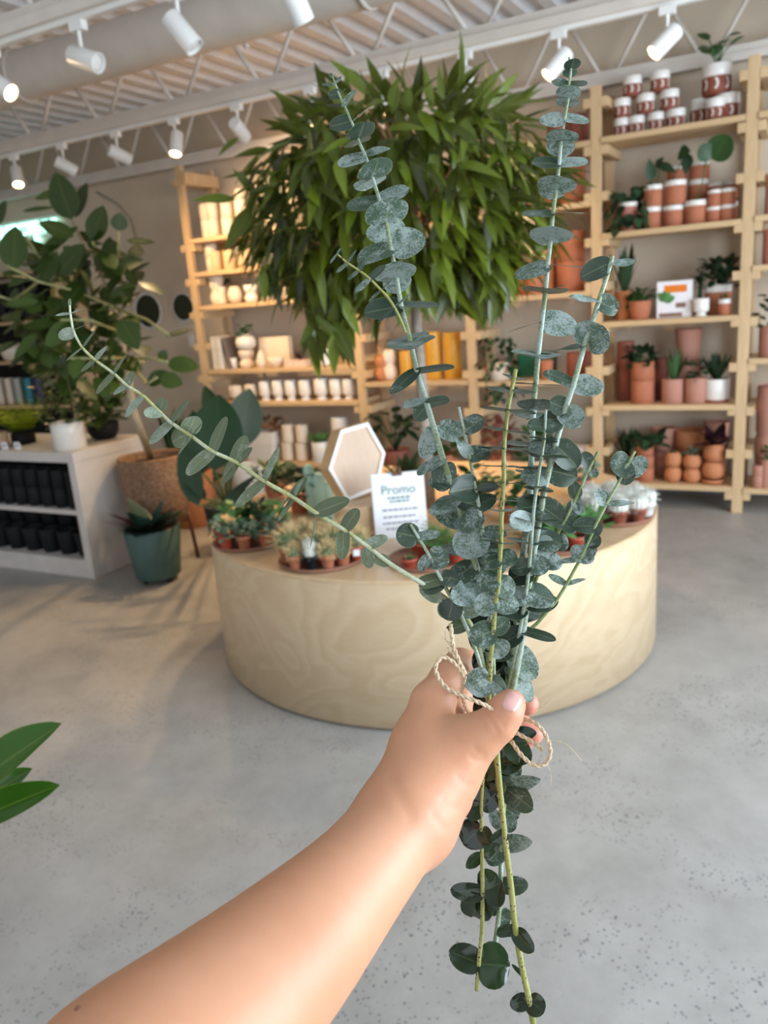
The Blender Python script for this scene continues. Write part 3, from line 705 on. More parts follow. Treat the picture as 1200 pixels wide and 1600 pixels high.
row([(816, 466, 26, 46), (778, 470, 30, 50)], z, 'taper', TERRAO, 'tapered terracotta pot', 'on mid shelf behind the tree fringe', g, Yc=5.6)
planted('small_leafy_pot', 836, 462, 26, 30, z, 'taper', TERRA, 'rosette', MIDLEAF, .08, .07, 14, 50, 'small leafy terracotta pot on mid shelf right of the tree fringe', Yc=5.48)
z = T3(2, .86)
row([(906, 585, 38, 38)], z, 'cyl', TERRAD, 'dark terracotta cylinder', 'on lower shelf beside the central post', g, Yc=5.58)
row([(854, 590, 22, 28)], z, 'taper', TERRA, 'small terracotta pot', 'on lower shelf beside green carton', g, Yc=5.52)
m = MB(); m.box((-.13, -.05, 0), (.13, .05, .17)); o = m.build('green_carton', plain('green_card', (.01, .11, .05), .5), None, False); o.location = place(840, 588, 1, 1, z=z, Yc=5.70)[0]; tag(o, 'green carton on the lower shelf behind the eucalyptus stems', 'box')
planted('trailing_ivy', 780, 600, 34, 26, z, 'cyl', CREAM, 'trail', DARKLEAF, .17, .24, 120, 51, 'trailing dark ivy on the lower shelf between the two central posts', Yc=5.52, W=.045)
z = T3(2, .16)
planted('pink_leaf_plant', 775, 745, 36, 34, z, 'taper', TERRA, 'bushy', leafmat('pink_leaf', (.30, .10, .08), (.3, .2, .12), None, .5), .16, .30, 60, 52, 'pinkish-leaved bushy plant low between the two central posts', Yc=5.5, W=.06)
m = MB(); m.box((-.12, -.07, 0), (.12, .07, .22)); r = m.build('striped_carton', PAPER, None, False); r.location = place(898, 735, 1, 1, z=z, Yc=5.52)[0]; r['label'] = 'white and tan striped carton on the low shelf left of central post'; r['category'] = 'box'
m = MB()
for k in range(5): m.box((-.10+.045*k, -.073, 0), (-.08+.045*k, -.0701, .2))
m.build('tan_stripe', PINEB, r, False)
planted('low_green_plant', 835, 742, 34, 26, z, 'cyl', CREAM, 'bushy', MIDLEAF, .15, .26, 80, 53, 'mid green plant on the lowest shelf behind the stems', Yc=5.5, W=.05)
# ---- bay A (px 575..725)
z = T3(1, .875); g = 'ochre cylinders on the shelf behind the trunk'
row([(680, 594, 26, 72), (709, 592, 28, 70)], z, 'cyl', YELLOW, 'tall ochre cylinder vase', 'right of the tree trunk', g, 'vase', 'vase', Yc=5.56)
row([(636, 596, 18, 44)], z, 'cyl', YELLOW, 'short ochre vase partly hidden', 'just left of the tree trunk', g, 'vase', 'vase', Yc=5.52)
row([(658, 594, 26, 68)], z, 'cyl', YELLOW, 'ochre cylinder vase', 'directly behind the tree trunk', g, 'vase', 'vase', Yc=5.64)
row([(586, 596, 24, 40)], z, 'gourd', TERRAO, 'terracotta double gourd vase', 'at left end behind the trunk', None, 'gourd_vase', 'vase', Yc=5.52)
row([(610, 596, 24, 48)], z, 'gourd', CREAM, 'cream double gourd vase', 'beside the terracotta gourd', None, 'gourd_vase', 'vase', Yc=5.54)
z = T3(1, 1.42)
row([(712, 478, 26, 66), (684, 482, 26, 60)], z, 'cyl', YELLOW, 'tall ochre vase', 'on shelf above, seen through tree leaves', g, 'vase', 'vase', Yc=5.56)
row([(600, 492, 34, 34), (640, 488, 34, 40)], z, 'round', TERRAO, 'round terracotta pot', 'hidden behind lower tree leaves', None, 'round_pot', 'pot', Yc=5.56)
z = T3(1, 1.97)
row([(600, 370, 34, 44), (645, 364, 34, 44), (690, 358, 34, 44)], z, 'cyl', TERRAO, 'terracotta pot', 'glimpsed through the tree crown', None, 'pot', 'pot', Yc=5.56)
z = T3(1, .16)
planted('fan_palm', 622, 752, 44, 40, z, 'taper', TERRAD, 'arch', DARKLEAF, .30, .30, 22, 54, 'dark fan-leaved palm on the lowest shelf right of the hexagon', Yc=5.4, W=.08)
planted('low_leafy_plant', 700, 748, 36, 34, z, 'taper', TERRA, 'bushy', MIDLEAF, .16, .24, 60, 55, 'green leafy plant low behind the promo board', Yc=5.45, W=.05)

# ---- left bay
z = T3(0, 2.075); g = 'cream cylinders on the top left shelf'
lo = row([(314, 369, 20, 26), (336, 368, 20, 26), (358, 366, 20, 26), (380, 364, 20, 26), (403, 362, 20, 26), (426, 359, 21, 26), (449, 357, 21, 26)], z, 'cyl', CREAM, 'cream cylinder pot', 'in lower tier of top left shelf', g, Yc=5.54)
zz = z+lo[0][2]
lo2 = row([(312, 343, 20, 24), (334, 342, 20, 24), (356, 340, 20, 24), (378, 338, 20, 24), (401, 336, 20, 24), (424, 333, 21, 24)], zz, 'cyl', CREAM, 'cream cylinder pot', 'in second tier of top left shelf', g, Yc=5.54)
row([(376, 314, 18, 14), (392, 312, 16, 20)], zz+lo2[0][2], 'round', CREAM, 'small cream bowl', 'on top of the cream cylinder tiers', g, Yc=5.54)
z = T3(0, 1.81); g = 'buff and cream pots on the second left shelf'
l1 = row([(317, 424, 19, 20)], z, 'cyl', CREAM, 'lower cream cup', 'at left end of second left shelf', g, Yc=5.54)
row([(315, 403, 19, 21)], z+l1[0][2], 'cyl', CREAM, 'upper cream cup', 'at left end of second left shelf', g, Yc=5.54)
row([(340, 421, 21, 29), (361, 419, 21, 29), (384, 416, 23, 31)], z, 'cyl', BUFF, 'buff cylinder pot', 'on second left shelf', g, Yc=5.54)
row([(407, 414, 18, 44), (430, 411, 18, 44), (452, 408, 18, 44), (474, 405, 18, 44)], z, 'stackcyl', plain('greige', (.50, .40, .32), .5), 'greige double pot', 'on second left shelf behind leaves', g, Yc=5.54)
z = T3(0, 1.54); g = 'cream vases on the third left shelf'
row([(325, 477, 23, 43)], z, 'hourglass', CREAM, 'tall cream hourglass vase', 'at left end of third left shelf', g, 'vase', 'vase', Yc=5.54)
row([(348, 475, 19, 26)], z, 'ribbed', CREAM, 'fluted cream cup', 'under dark sprigs on third left shelf', g, 'vase', 'vase', Yc=5.54)
row([(369, 473, 24, 27)], z, 'ball', CREAM, 'cream ball vase', 'on third left shelf', g, 'vase', 'vase', Yc=5.54)
row([(394, 471, 22, 26)], z, 'hourglass', GLAZE, 'white waisted vase', 'right of cream ball vase', g, 'vase', 'vase', Yc=5.54)
row([(420, 468, 24, 30), (446, 465, 22, 20), (470, 463, 22, 26)], z, 'drop', CREAM, 'cream drop-shaped vase', 'under the leaf tips on third left shelf', g, 'vase', 'vase', Yc=5.54)
tuft('dark_sprigs', 352, 450, z+.11, 'bushy', DARKLEAF, .10, .12, 60, 61, .03, 'dark green sprigs above cream cups on third left shelf', Yc=5.62)
z = T3(0, 1.01)
BK = [(.70, .66, .58), (.62, .58, .5), (.72, .70, .66), (.16, .13, .12)]
xx = XP[0]+.08
for i, (tw, hh, ci) in enumerate([(.03, .27, 0), (.028, .27, 1), (.03, .26, 2), (.035, .26, 3)]):
    m = MB(); m.box((0, -.09, 0), (tw, .09, hh)); o = m.build('book', plain('book_%d' % i, BK[ci], .6), None, False, .002); o.location = (xx, 5.54, z); xx += tw+.006
    if i == 3: o.rotation_euler = (0, -.16, 0); o.location = (xx+.01, 5.54, z)
    tag(o, ['cream book at the far left of the book shelf', 'buff book, second from left on shelf', 'white book, third from left on shelf', 'leaning dark-covered book beside the cream books'][i], 'book', 'upright books on the fourth left shelf')
    m = MB(); m.box((.003, -.088, hh-.006), (tw-.003, .088, hh+.0005)); m.build('pages', PAPER, o, False)
row([(364, 572, 16, 16)], z, 'cyl', GLAZE, 'small white cup', 'beside the leaning book', None, 'cup', 'cup', Yc=5.5)
h1 = row([(387, 574, 24, 27)], z, 'hourglass', CREAM, 'cream waisted stand', 'under round white planter, fourth left shelf', None, 'pot_stand', 'pot', Yc=5.52)
planted('ball_planter', 385, 545, 32, 25, z+h1[0][2], 'ball', GLAZE, 'bushy', MIDLEAF, .085, .09, 40, 62, 'round white planter with green sprigs on a waisted stand', Yc=5.52, W=.03)
row([(409, 570, 17, 28)], z, 'drop', CREAM, 'cream teardrop ornament', 'in front of the large blank carton', None, 'teardrop_ornament', 'ornament', Yc=5.47)
m = MB(); m.box((-.15, -.03, 0), (.15, .03, .235)); o = m.build('blank_carton', CREAM, None, False); o.location = place(433, 564, 1, 1, z=z, Yc=5.66)[0]; tag(o, 'large blank cream carton standing at the back of the fourth left shelf', 'box')
row([(432, 570, 28, 16)], z, 'bowl', CREAM, 'cream bowl', 'in front of the large blank carton', None, 'bowl', 'bowl', Yc=5.5)
m = MB(); m.box((-.10, -.06, 0), (.10, .06, .05)); o = m.build('pink_carton', plain('blush_card', (.72, .52, .44), .6), None, False); o.location = place(467, 568, 1, 1, z=z, Yc=5.5)[0]; tag(o, 'low blush pink carton on the fourth left shelf', 'box')
tuft('airplant', 468, 556, z+.06, 'spike', PURP, .09, .08, 26, 63, .012, 'dusky spiky air plant on the low blush carton', Yc=5.5)
row([(510, 567, 23, 24)], z, 'ribbed', GLAZE, 'ribbed white pot', 'near the right end of the fourth left shelf', None, 'ribbed_pot', 'pot', Yc=5.5)
m = MB(); m.box((-.07, -.01, 0), (.07, .01, .20)); o = m.build('leaning_panel', PINEB, None, False); o.location = place(537, 566, 1, 1, z=z, Yc=5.6)[0]; tag(o, 'pale wooden panel behind leaf tips at right of fourth left shelf', 'panel')
z = T3(0, .735); g = 'white goblet pots on the fifth left shelf'
row([(416, 623, 19, 30), (436, 622, 19, 31), (456, 622, 19, 31), (478, 621, 20, 31), (503, 620, 22, 33), (526, 619, 20, 32), (546, 618, 20, 32)], z, 'goblet', GLAZE, 'white goblet pot', 'in the goblet row on fifth left shelf', g, 'goblet_pot', 'pot', Yc=5.5)
row([(372, 626, 24, 24), (394, 625, 20, 26)], z, 'goblet', CREAM, 'cream goblet', 'at left end of goblet row behind the big leaf', g, 'goblet_pot', 'pot', Yc=5.5)
z = T3(0, .225)
def boxpot(px, py, w_, h_, label, mat=GLAZE, Yc=5.5, zz=None):
    loc, W, H = place(px, py, w_, h_, z=zz if zz is not None else z, Yc=Yc)
    m = MB(); W2 = W/2
    m.lathe([(0, 0), (.66, 0), (.69, .05), (.707, 1), (.66, 1), (.64, .85), (0, .85)], 4)
    me = m.mesh('rectangular_planter', mat, False); me.transform(Matrix.Rotation(PI/4, 4, 'Z')); me.transform(Matrix.Diagonal((W, .16, H, 1)))
    o = bpy.data.objects.new('rectangular_planter', me); COL.objects.link(o); o.location = loc
    b = o.modifiers.new('bevel', 'BEVEL'); b.width = .006; b.segments = 2
    tag(o, label, 'planter', 'rectangular white planters'); return H
hh = boxpot(416, 721, 48, 23, 'white rectangular planter, lower of two on the low left shelf')
boxpot(416, 697, 46, 22, 'white rectangular planter, upper of two on the low left shelf', zz=z+hh)
k = row([(452, 719, 20, 28), (473, 718, 20, 28)], z, 'ribbed', CREAM, 'ribbed cream pot', 'in lower tier of the low left shelf', None, 'ribbed_pot', 'pot', Yc=5.5)
row([(452, 690, 20, 28), (473, 689, 20, 28)], z+k[0][2], 'ribbed', CREAM, 'ribbed cream pot', 'in upper tier of the low left shelf', None, 'ribbed_pot', 'pot', Yc=5.5)
planted('split_leaf_plant', 502, 717, 26, 32, z, 'cyl', GLAZE, 'rosette', FRESH, .13, .16, 12, 64, 'green split-leaf plant in white pot on the low left shelf', Yc=5.48, W=.06)
row([(534, 716, 26, 34)], z, 'ribbed', GLAZE, 'ribbed white pot', 'below the tall stack on low left shelf', None, 'ribbed_pot', 'pot', Yc=5.52)
row([(532, 680, 27, 40)], z+.155, 'ribbed', GLAZE, 'tall ribbed white pot', 'stacked near hexagon top on low left shelf', None, 'ribbed_pot', 'pot', Yc=5.52)
tuft('orange_flower', 425, 672, z+.26, 'bushy', leafmat('rust_leaf', (.25, .09, .02), (.3, .15, .05), None, .6), .16, .12, 70, 65, .035, 'dark rusty-leaved plant above the white rectangular planters', Yc=5.55)

# ================================================================== ROUND ISLAND
IC = (-1.50, 3.19); IR = .985; IH = .575
PLY = woodmat('birch_ply', (.60, .445, .27), (.72, .57, .385), 1.3, (.75, .75, 1.5), .42, rings=True)
PLYT = woodmat('birch_ply_top', (.60, .42, .24), (.70, .52, .33), 1.8, (1, .5, 1), .30, rings=True)
r = empty('round_plinth', (*IC, 0), 'big round birch plywood display plinth in the middle of the floor', 'display plinth')
m = MB(); m.lathe([(IR-.02, .012), (IR, .014), (IR, IH-.03), (IR, IH-.012)], 128); m.build('curved_side', PLY, r)
m = MB(); m.lathe([(0, IH), (IR-.003, IH), (IR, IH-.003), (IR, IH-.0115), (IR-.05, IH-.012)], 128); o = m.build('top', PLYT, r); e = o.modifiers.new('e', 'EDGE_SPLIT'); e.split_angle = .6
m = MB(); m.lathe([(IR-.02, 0), (IR-.02, .014), (IR-.1, .02)], 96); m.build('toe_kick', BLACK, r)

# ---- tree growing from the plinth
T0 = np.array((IC[0], IC[1], IH))
tr = empty('ficus_tree', tuple(T0), 'tall long-leaved ficus tree rising from the round plinth', 'tree')
m = MB(); m.tube([(0, 0, 0), (.005, 0, .4), (-.01, .01, .8), (0, 0, 1.05), (.02, .0, 1.4)], [.033, .027, .024, .022, .015], 14); m.build('trunk', BARK, tr)
rnd = random.Random(4); m = MB(); br = []
for k in range(34):
    a = 2*PI*k/34+rnd.uniform(-.3, .3); el = rnd.uniform(.05, 1.3); L = rnd.uniform(.3, .6)
    p0 = np.array((0, 0, rnd.uniform(.85, 1.35))); d = np.array((math.cos(a)*math.cos(el), math.sin(a)*math.cos(el), math.sin(el)))
    p1 = p0+d*L*.5+np.array((0, 0, .05)); p2 = p0+d*L+np.array((0, 0, -.02)); m.tube([p0, p1, p2], [.010, .007, .003], 6); br += [(p0, p1, p2)]
m.build('branches', plain('orange_bark', (.30, .15, .07), .8, .2, 40), tr)
m = MB(); cc = np.array((-.05, 0, 1.33)); cnt = 0
while cnt < 2000:
    q = np.array([rnd.gauss(0, 1) for _ in range(3)]); q /= np.linalg.norm(q); rr = rnd.random()**.33
    rr = .35+.65*rr
    p = cc+q*np.array((.64, .64, .38))*rr
    hr = math.hypot(p[0], p[1])
    if q[2] < 0: p[2] -= .10*rnd.random()
    if p[2] < 1.0-.0 and hr < .28 and rnd.random() < .5: continue
    L = rnd.uniform(.13, .22); out = np.array((p[0], p[1], 0)); out /= (np.linalg.norm(out)+1e-6)
    drp = rnd.uniform(-.1, 1.3) if p[2] < 1.55 else rnd.uniform(-.9, .55)
    d = out*rnd.uniform(.3, 1)+np.array((rnd.uniform(-.5, .5), rnd.uniform(-.5, .5), -drp)); d /= np.linalg.norm(d)
    m.leaf(p, p+d*L, out*.6+np.array((rnd.uniform(-.5, .5), rnd.uniform(-.5, .5), .8)), rnd.uniform(.030, .048), 'lance', droop=rnd.uniform(.05, .25), fold=.25, rnd=rnd, rows=5)
    cnt += 1
# hanging lower fringe
for (bx0, by0, hw, n_) in ((512, 500, 34, 55), (630, 430, 60, 40), (745, 430, 45, 50), (450, 400, 45, 40)):
    for k in range(n_):
        P = atd(bx0+rnd.uniform(-hw, hw), by0+rnd.uniform(-80, 20), rnd.uniform(3.0, 3.5))-T0
        L = rnd.uniform(.13, .2); d = np.array((rnd.uniform(-.35, .35), rnd.uniform(-.35, .35), -1)); d /= np.linalg.norm(d)
        m.leaf(P, P+d*L, (rnd.uniform(-1, 1), -1, .2), rnd.uniform(.035, .05), 'lance', droop=.1, fold=.25, rnd=rnd, rows=5)
# the nearest single leaves on the left of the crown
for (bx0, by0, tx, ty, wpx) in ((400, 320, 348, 388, 30), (368, 312, 300, 308, 20), (455, 300, 395, 345, 26), (400, 305, 365, 262, 16), (372, 215, 340, 240, 12), (545, 545, 480, 480, 16), (520, 500, 556, 570, 24), (500, 490, 466, 540, 16)):
    D = 3.05; m.leaf(atd(bx0, by0, D)-T0, atd(tx, ty, D-.05)-T0, -FWD+np.array((0, 0, .5)), wpx*D/F, 'lance', fold=.2, droop=.1, rnd=rnd, rows=7)
m.build('foliage', FICUS, tr)

# ---- clay trays with cacti and small plants
zi = IH
def tray(px, py, R_, label):
    p = onz(px, py, zi+.01); d = np.array((p[0], p[1])); d = d/np.linalg.norm(d)
    c = (p[0]+d[0]*R_, p[1]+d[1]*R_, zi)
    m = MB(); m.lathe([(0, 0), (R_*.93, 0), (R_, .012), (R_, .016), (R_*.97, .016), (R_*.92, .009), (0, .009)], 48)
    o = m.build('clay_tray', CLAY); o.location = c; tag(o, label, 'tray', 'round clay trays on the plinth')
    return c
def cactus(loc, w_, h_, potmat, kind, label, seed, group):
    rnd = random.Random(seed)
    r = empty('potted_cactus', loc, label, 'cactus', group)
    add_pot('pot', (0, 0, 0), w_, h_, 'nursery', potmat, None, parent=r)
    m = MB(); m.lathe([(0, h_*.9), (w_*.43, h_*.885)], 16); m.build('soil', SOIL, r)
    m = MB(); sp = MB()
    def ball(R_, H_, zb, ribs=12, cx=0, cy=0):
        v = []; f = []; ns = ribs*4; nr = 9
        for i in range(nr+1):
            t = i/nr*PI*.5 if H_ > R_*1.2 else i/nr*PI*.88
            for k in range(ns):
                a = 2*PI*k/ns; rr = R_*(1+.07*math.cos(a*ribs))
                if H_ > R_*1.2:
                    if i < nr-4: z_ = H_*.75*i/(nr-4); q = .92+.08*math.sin(PI*i/nr)
                    else: u = (i-(nr-4))/4*PI/2; z_ = H_*.75+H_*.25*math.sin(u); q = math.cos(u)*.98+.02
                else: z_ = H_*.5+H_*.5*math.cos(PI-t*1.0) if False else H_*(1-math.cos(t+PI*.12))/2; q = math.sin(t+PI*.12)
                v.append((cx+rr*q*math.cos(a), cy+rr*q*math.sin(a), zb+z_))
        for i in range(nr):
            for k in range(ns): l = (k+1) % ns; f.append((i*ns+k, i*ns+l, (i+1)*ns+l, (i+1)*ns+k))
        f.append(tuple(nr*ns+k for k in range(ns)))
        m.add(v, f); return v
    if kind == 'fuzzy': v = ball(w_*.40, w_*1.1, h_*.88); mat = FUZZ
    elif kind == 'column': v = ball(w_*.3, w_*1.5, h_*.88, 8); mat = CACT
    elif kind == 'fuzzball': v = ball(w_*.50, w_*.8, h_*.80, 14); mat = FUZZ
    else: v = ball(w_*.46, w_*.75, h_*.84, 13); mat = CACT
    m.build('cactus_body', mat, r)
    if kind in ('spiny', 'column', 'fuzzy', 'fuzzball'):
        n = {'spiny': 420, 'column': 120, 'fuzzy': 200, 'fuzzball': 160}[kind]; ctr = np.array((0, 0, h_*.88+w_*.3))
        for k in range(n):
            p = np.array(v[rnd.randrange(len(v))]); d = p-ctr
            if kind == 'spiny': p = ctr+d*rnd.uniform(.97, 1.0)
            d = d/np.linalg.norm(d)+np.array([rnd.uniform(-.5, .5) for _ in range(3)]); L = w_*rnd.uniform(.14, .30)*(1.5 if kind == 'spiny' and p[2] > ctr[2] else .8)
            sp.tube([p, p+d*L], [.0013, .0005], 3, False)
        sp.build('spines', SPINE if kind == 'spiny' else FUZZ, r)
    return r
def tiny(loc, w_, h_, potmat, fk, fm, R_, H_, n, W, label, seed, group, name='small_potted_plant'):
    r = empty(name, loc, label, 'potted plant', group)
    add_pot('pot', (0, 0, 0), w_, h_, 'nursery', potmat, None, parent=r)
    m = MB(); m.lathe([(0, h_*.9), (w_*.43, h_*.885)], 16); m.build('soil', SOIL, r)
    o = fol(fk, R_, H_, n, seed, W).build('foliage', fm, r); o.location = (0, 0, h_*.85)
    return r
def side(c, rr, aoff):
    """point in a tray: rr outwards, angle measured from the direction towards the camera (+ = to the right)"""
    d = np.array((-c[0], -c[1])); d /= np.linalg.norm(d); a = math.atan2(d[1], d[0])+math.radians(aoff)
    return (c[0]+rr*math.cos(a), c[1]+rr*math.sin(a), zi+.0095)
trB = tray(506, 893, .165, 'round clay tray of spiny cacti at the front of the plinth')
gB = 'cacti on the front tray'
cactus(side(trB, .135, -48), .052, .05, TERRA, 'spiny', 'small terracotta potted cactus at left edge of the front tray', 1, gB)
cactus(side(trB, .125, -20), .052, .052, BLACK, 'fuzzy', 'white woolly cactus in black pot at front of the front tray', 2, gB)
cactus(side(trB, .125, 8), .055, .052, TERRA, 'spiny', 'terracotta potted cactus right of the white woolly one', 3, gB)
cactus(side(trB, .132, 34), .055, .052, TERRA, 'spiny', 'terracotta potted cactus at front right of the front tray', 4, gB)
cactus(side(trB, .138, 66), .072, .055, RED, 'spiny', 'red potted cactus with white price sticker on front tray', 5, gB)
p_ = side(trB, .138, 66); d_ = Vector((-p_[0], -p_[1], 0)).normalized(); m = MB(); m.box((-.012, -.003, -.012), (.012, 0, .012)); o = m.build('price_sticker', PAPER, bpy.data.objects[[o.name for o in bpy.data.objects if o.name.startswith('potted_cactus')][-1]], False)
o.location = (d_[0]*.0345, d_[1]*.0345, .034); o.rotation_euler = (0, 0, math.atan2(d_[1], d_[0])+PI/2)
cactus(side(trB, .12, -88), .085, .06, TERRA, 'spiny', 'large round golden-spined cactus at the back left of front tray', 6, gB)
cactus(side(trB, .045, -35), .075, .06, RED, 'spiny', 'large golden-spined cactus just behind the white woolly one', 7, gB)
cactus(side(trB, .05, 55), .08, .06, RED, 'spiny', 'large golden-spined cactus in the middle right of front tray', 8, gB)
cactus(side(trB, .09, 110), .075, .055, RED, 'spiny', 'golden-spined cactus at the right rear of front tray', 9, gB)
cactus(side(trB, .10, -140), .075, .06, RED, 'spiny', 'golden-spined cactus at left rear of the front tray', 10, gB)
cactus(side(trB, .10, 160), .07, .06, RED, 'column', 'green column cactus at the rear of front tray', 11, gB)
cactus(side(trB, .04, 180), .07, .06, TERRA, 'spiny', 'golden-spined cactus at centre rear of front tray', 12, gB)
trA = tray(393, 860, .155, 'round clay tray of grey-green plants at the left of the plinth'); gA = 'small plants on the left tray'
kA = [(.125, -50), (.12, -12), (.125, 28), (.13, 70), (.04, -60), (.045, 50), (.115, -95), (.12, 115), (.10, 155), (.10, -145), (.03, 180)]
nA = ['front left', 'front centre', 'front right', 'right', 'left inner', 'right inner', 'left', 'rear right', 'rear', 'rear left', 'middle']
for i, (rr, an) in enumerate(kA):
    up = i > 6
    tiny(side(trA, rr, an), .06, .055, RED if i % 3 == 0 else TERRA, 'bushy', SAGE if not up else FRESH if i % 2 else DARKLEAF, .055 if not up else .07, .055 if not up else .10, 34, .022 if not up else .035,
         f'small {"grey-green" if not up else "taller green"} potted plant, {nA[i]} position on the left tray', 100+i, gA)
trC = tray(672, 893, .15, 'round clay tray below the promo board'); gC = 'ferny plants on the centre tray'
for i, (rr, an, nm_) in enumerate([(.11, 62, 'front right'), (.10, 105, 'right'), (.06, 30, 'middle front'), (.11, -160, 'rear left'), (.11, 160, 'rear right'), (.03, -150, 'centre')]):
    tiny(side(trC, rr, an), .07, .055, RED, 'fern', FRESH, .10, .07, 16, None, f'fresh green ferny plant in red pot, {nm_} on the centre tray', 120+i, gC, 'fern')
tiny(side(trC, .115, -38), .06, .035, RED, 'rosette', FRESH, .03, .02, 6, .015, 'tiny labelled red pot at front left of the centre tray', 130, gC)
trD = tray(955, 822, .165, 'round clay tray of white cacti at right of the plinth'); gD = 'white woolly cacti on the right tray'
kD = [(.13, -60, 'front left'), (.135, -25, 'front'), (.135, 12, 'front right'), (.135, 48, 'right front'), (.135, 85, 'right'), (.06, -50, 'inner left'), (.06, 20, 'inner front'), (.06, 90, 'inner right'), (.12, -100, 'left'), (.12, 130, 'rear right'), (.12, 180, 'rear'), (.12, -140, 'rear left'), (.05, 170, 'inner rear')]
for i, (rr, an, nm_) in enumerate(kD):
    cactus(side(trD, rr, an), .072, .058, GLAZE if i in (0, 4) else BROWN, 'fuzzball', f'white woolly ball cactus in {"white" if i in (0,4) else "brown"} pot, {nm_} of right tray', 30+i, gD)
trE = tray(872, 866, .15, 'round clay tray behind the eucalyptus stems at right of plinth'); gE = 'small plants on the tray behind the stems'
for i, (rr, an, nm_) in enumerate([(.12, -50, 'left front'), (.12, -10, 'front'), (.12, 35, 'right front'), (.12, 80, 'right'), (.05, 0, 'centre'), (.11, 140, 'rear right'), (.11, -130, 'rear left')]):
    tiny(side(trE, rr, an), .07, .055, RED, 'bushy', FRESH if i % 2 else MIDLEAF, .065, .08, 26, .03, f'leafy plant in red pot, {nm_} on the tray behind the stems', 140+i, gE)
# dark planting round the trunk, cluster behind
for i, (px, py, lb, fk, fm, R_, H_, n_, W_) in enumerate([
   (470, 800, 'dark green plant behind the left tray near the mint cactus', 'bushy', DARKLEAF, .12, .15, 70, .04),
   (430, 775, 'mid green leafy plant at the left rear of the plinth', 'bushy', MIDLEAF, .12, .12, 70, .04),
   (640, 778, 'dark leafy plant behind the promo board', 'rosette', DARKLEAF, .14, .17, 22, .045),
   (905, 775, 'grey-green rosette plant behind the white cacti', 'bushy', SAGE, .12, .10, 70, .03),
   (800, 815, 'green leafy plant behind the middle eucalyptus stems', 'bushy', MIDLEAF, .12, .14, 60, .045),
   (735, 800, 'dark plant to the right of promo board behind stems', 'bushy', DARKLEAF, .11, .14, 60, .04)]):
    p = onz(px, py, zi)
    tiny((p[0], p[1], zi), .11, .08, TERRA, fk, fm, R_, H_, n_, W_, lb, 160+i, None, 'leafy_potted_plant')
# mint ceramic cactus
p = onz(499, 803, zi); r = empty('ceramic_cactus', (p[0], p[1], zi), 'tall mint green ceramic cactus with three lobes beside the hexagon', 'ornament')
def lobe(R_, H_, x, y):
    m = MB(); m.lathe([(0, 0), (R_*.8, 0), (R_, .03), (R_, H_-R_), (R_*.85, H_-R_*.45), (R_*.5, H_-R_*.1), (0, H_)], 24, (x, y, 0)); m.build('lobe', MINT, r)
dx = RGT*1.0
for R_, H_, o_ in ((.024, .235, -.030), (.034, .195, .008), (.024, .15, .05)): lobe(R_, H_, dx[0]*o_, dx[1]*o_)
# hexagon box on a wooden riser
D = 3.33
hexpx = [(533, 672), (575, 660), (602, 708), (589, 764), (543, 783), (514, 733)]
ctr = atd(557, 722, D); yawn = math.radians(34)
nrm = -np.array((FWD[0], FWD[1], 0)); nrm /= np.linalg.norm(nrm)
nrm = np.array((nrm[0]*math.cos(yawn)-nrm[1]*math.sin(yawn), nrm[0]*math.sin(yawn)+nrm[1]*math.cos(yawn), .12)); nrm /= np.linalg.norm(nrm)
def onplane(px, py):
    d = ray(px, py); return CAM+d*(((ctr-CAM)@nrm)/(d@nrm))
hx = [onplane(*q) for q in hexpx]
zlow = min(q[2] for q in hx)
r = empty('hexagon_box', (float(ctr[0]), float(ctr[1]), float(zlow)), 'hexagonal wooden box with white edges leaning on the wooden riser', 'hexagon box')
L0 = np.array(r.location)
cen = sum(hx)/6
m = MB(); v = []; n_ = 6
for off, k in ((0, 1.0), (0, .90), (-.012, .90), (-.075, .96), (-.075, 1.0)):
    for q in hx: v.append(cen+(q-cen)*k+nrm*off-L0)
f = []
for a in range(2):
    for i in range(6): j = (i+1) % 6; f.append((a*6+i, a*6+j, (a+1)*6+j, (a+1)*6+i))
m.add(v, f); m.build('white_frame', GLAZE, r, False)
m = MB(); v = [cen+(q-cen)*1.0-L0 for q in hx]+[cen+(q-cen)*1.0-nrm*.08-L0 for q in hx]
m.add(v, [(i, i+6, (i+1) % 6+6, (i+1) % 6) for i in range(6)]+[tuple(range(6, 12))]); m.build('side_panel', PINEB, r, False)
m = MB(); m.add([cen+(q-cen)*.91-nrm*.010-L0 for q in hx], [tuple(range(6))]); m.build('face_panel', woodmat('whitewood', (.50, .34, .235), (.63, .465, .33), 4, (2, 2, .3)), r, False)
xm, ym = float(cen[0]), float(cen[1])-.0
m = MB(); m.lathe([(0, 0), (.15, 0), (.155, .005), (.155, zlow-zi-.004), (.15, zlow-zi), (0, zlow-zi)], 48); o = m.build('wooden_riser', PLYT); o.location = (xm+.03, ym-.02, zi); e = o.modifiers.new('e', 'EDGE_SPLIT'); e.split_angle = .6
tag(o, 'round birch riser on the plinth carrying the hexagon box', 'riser')
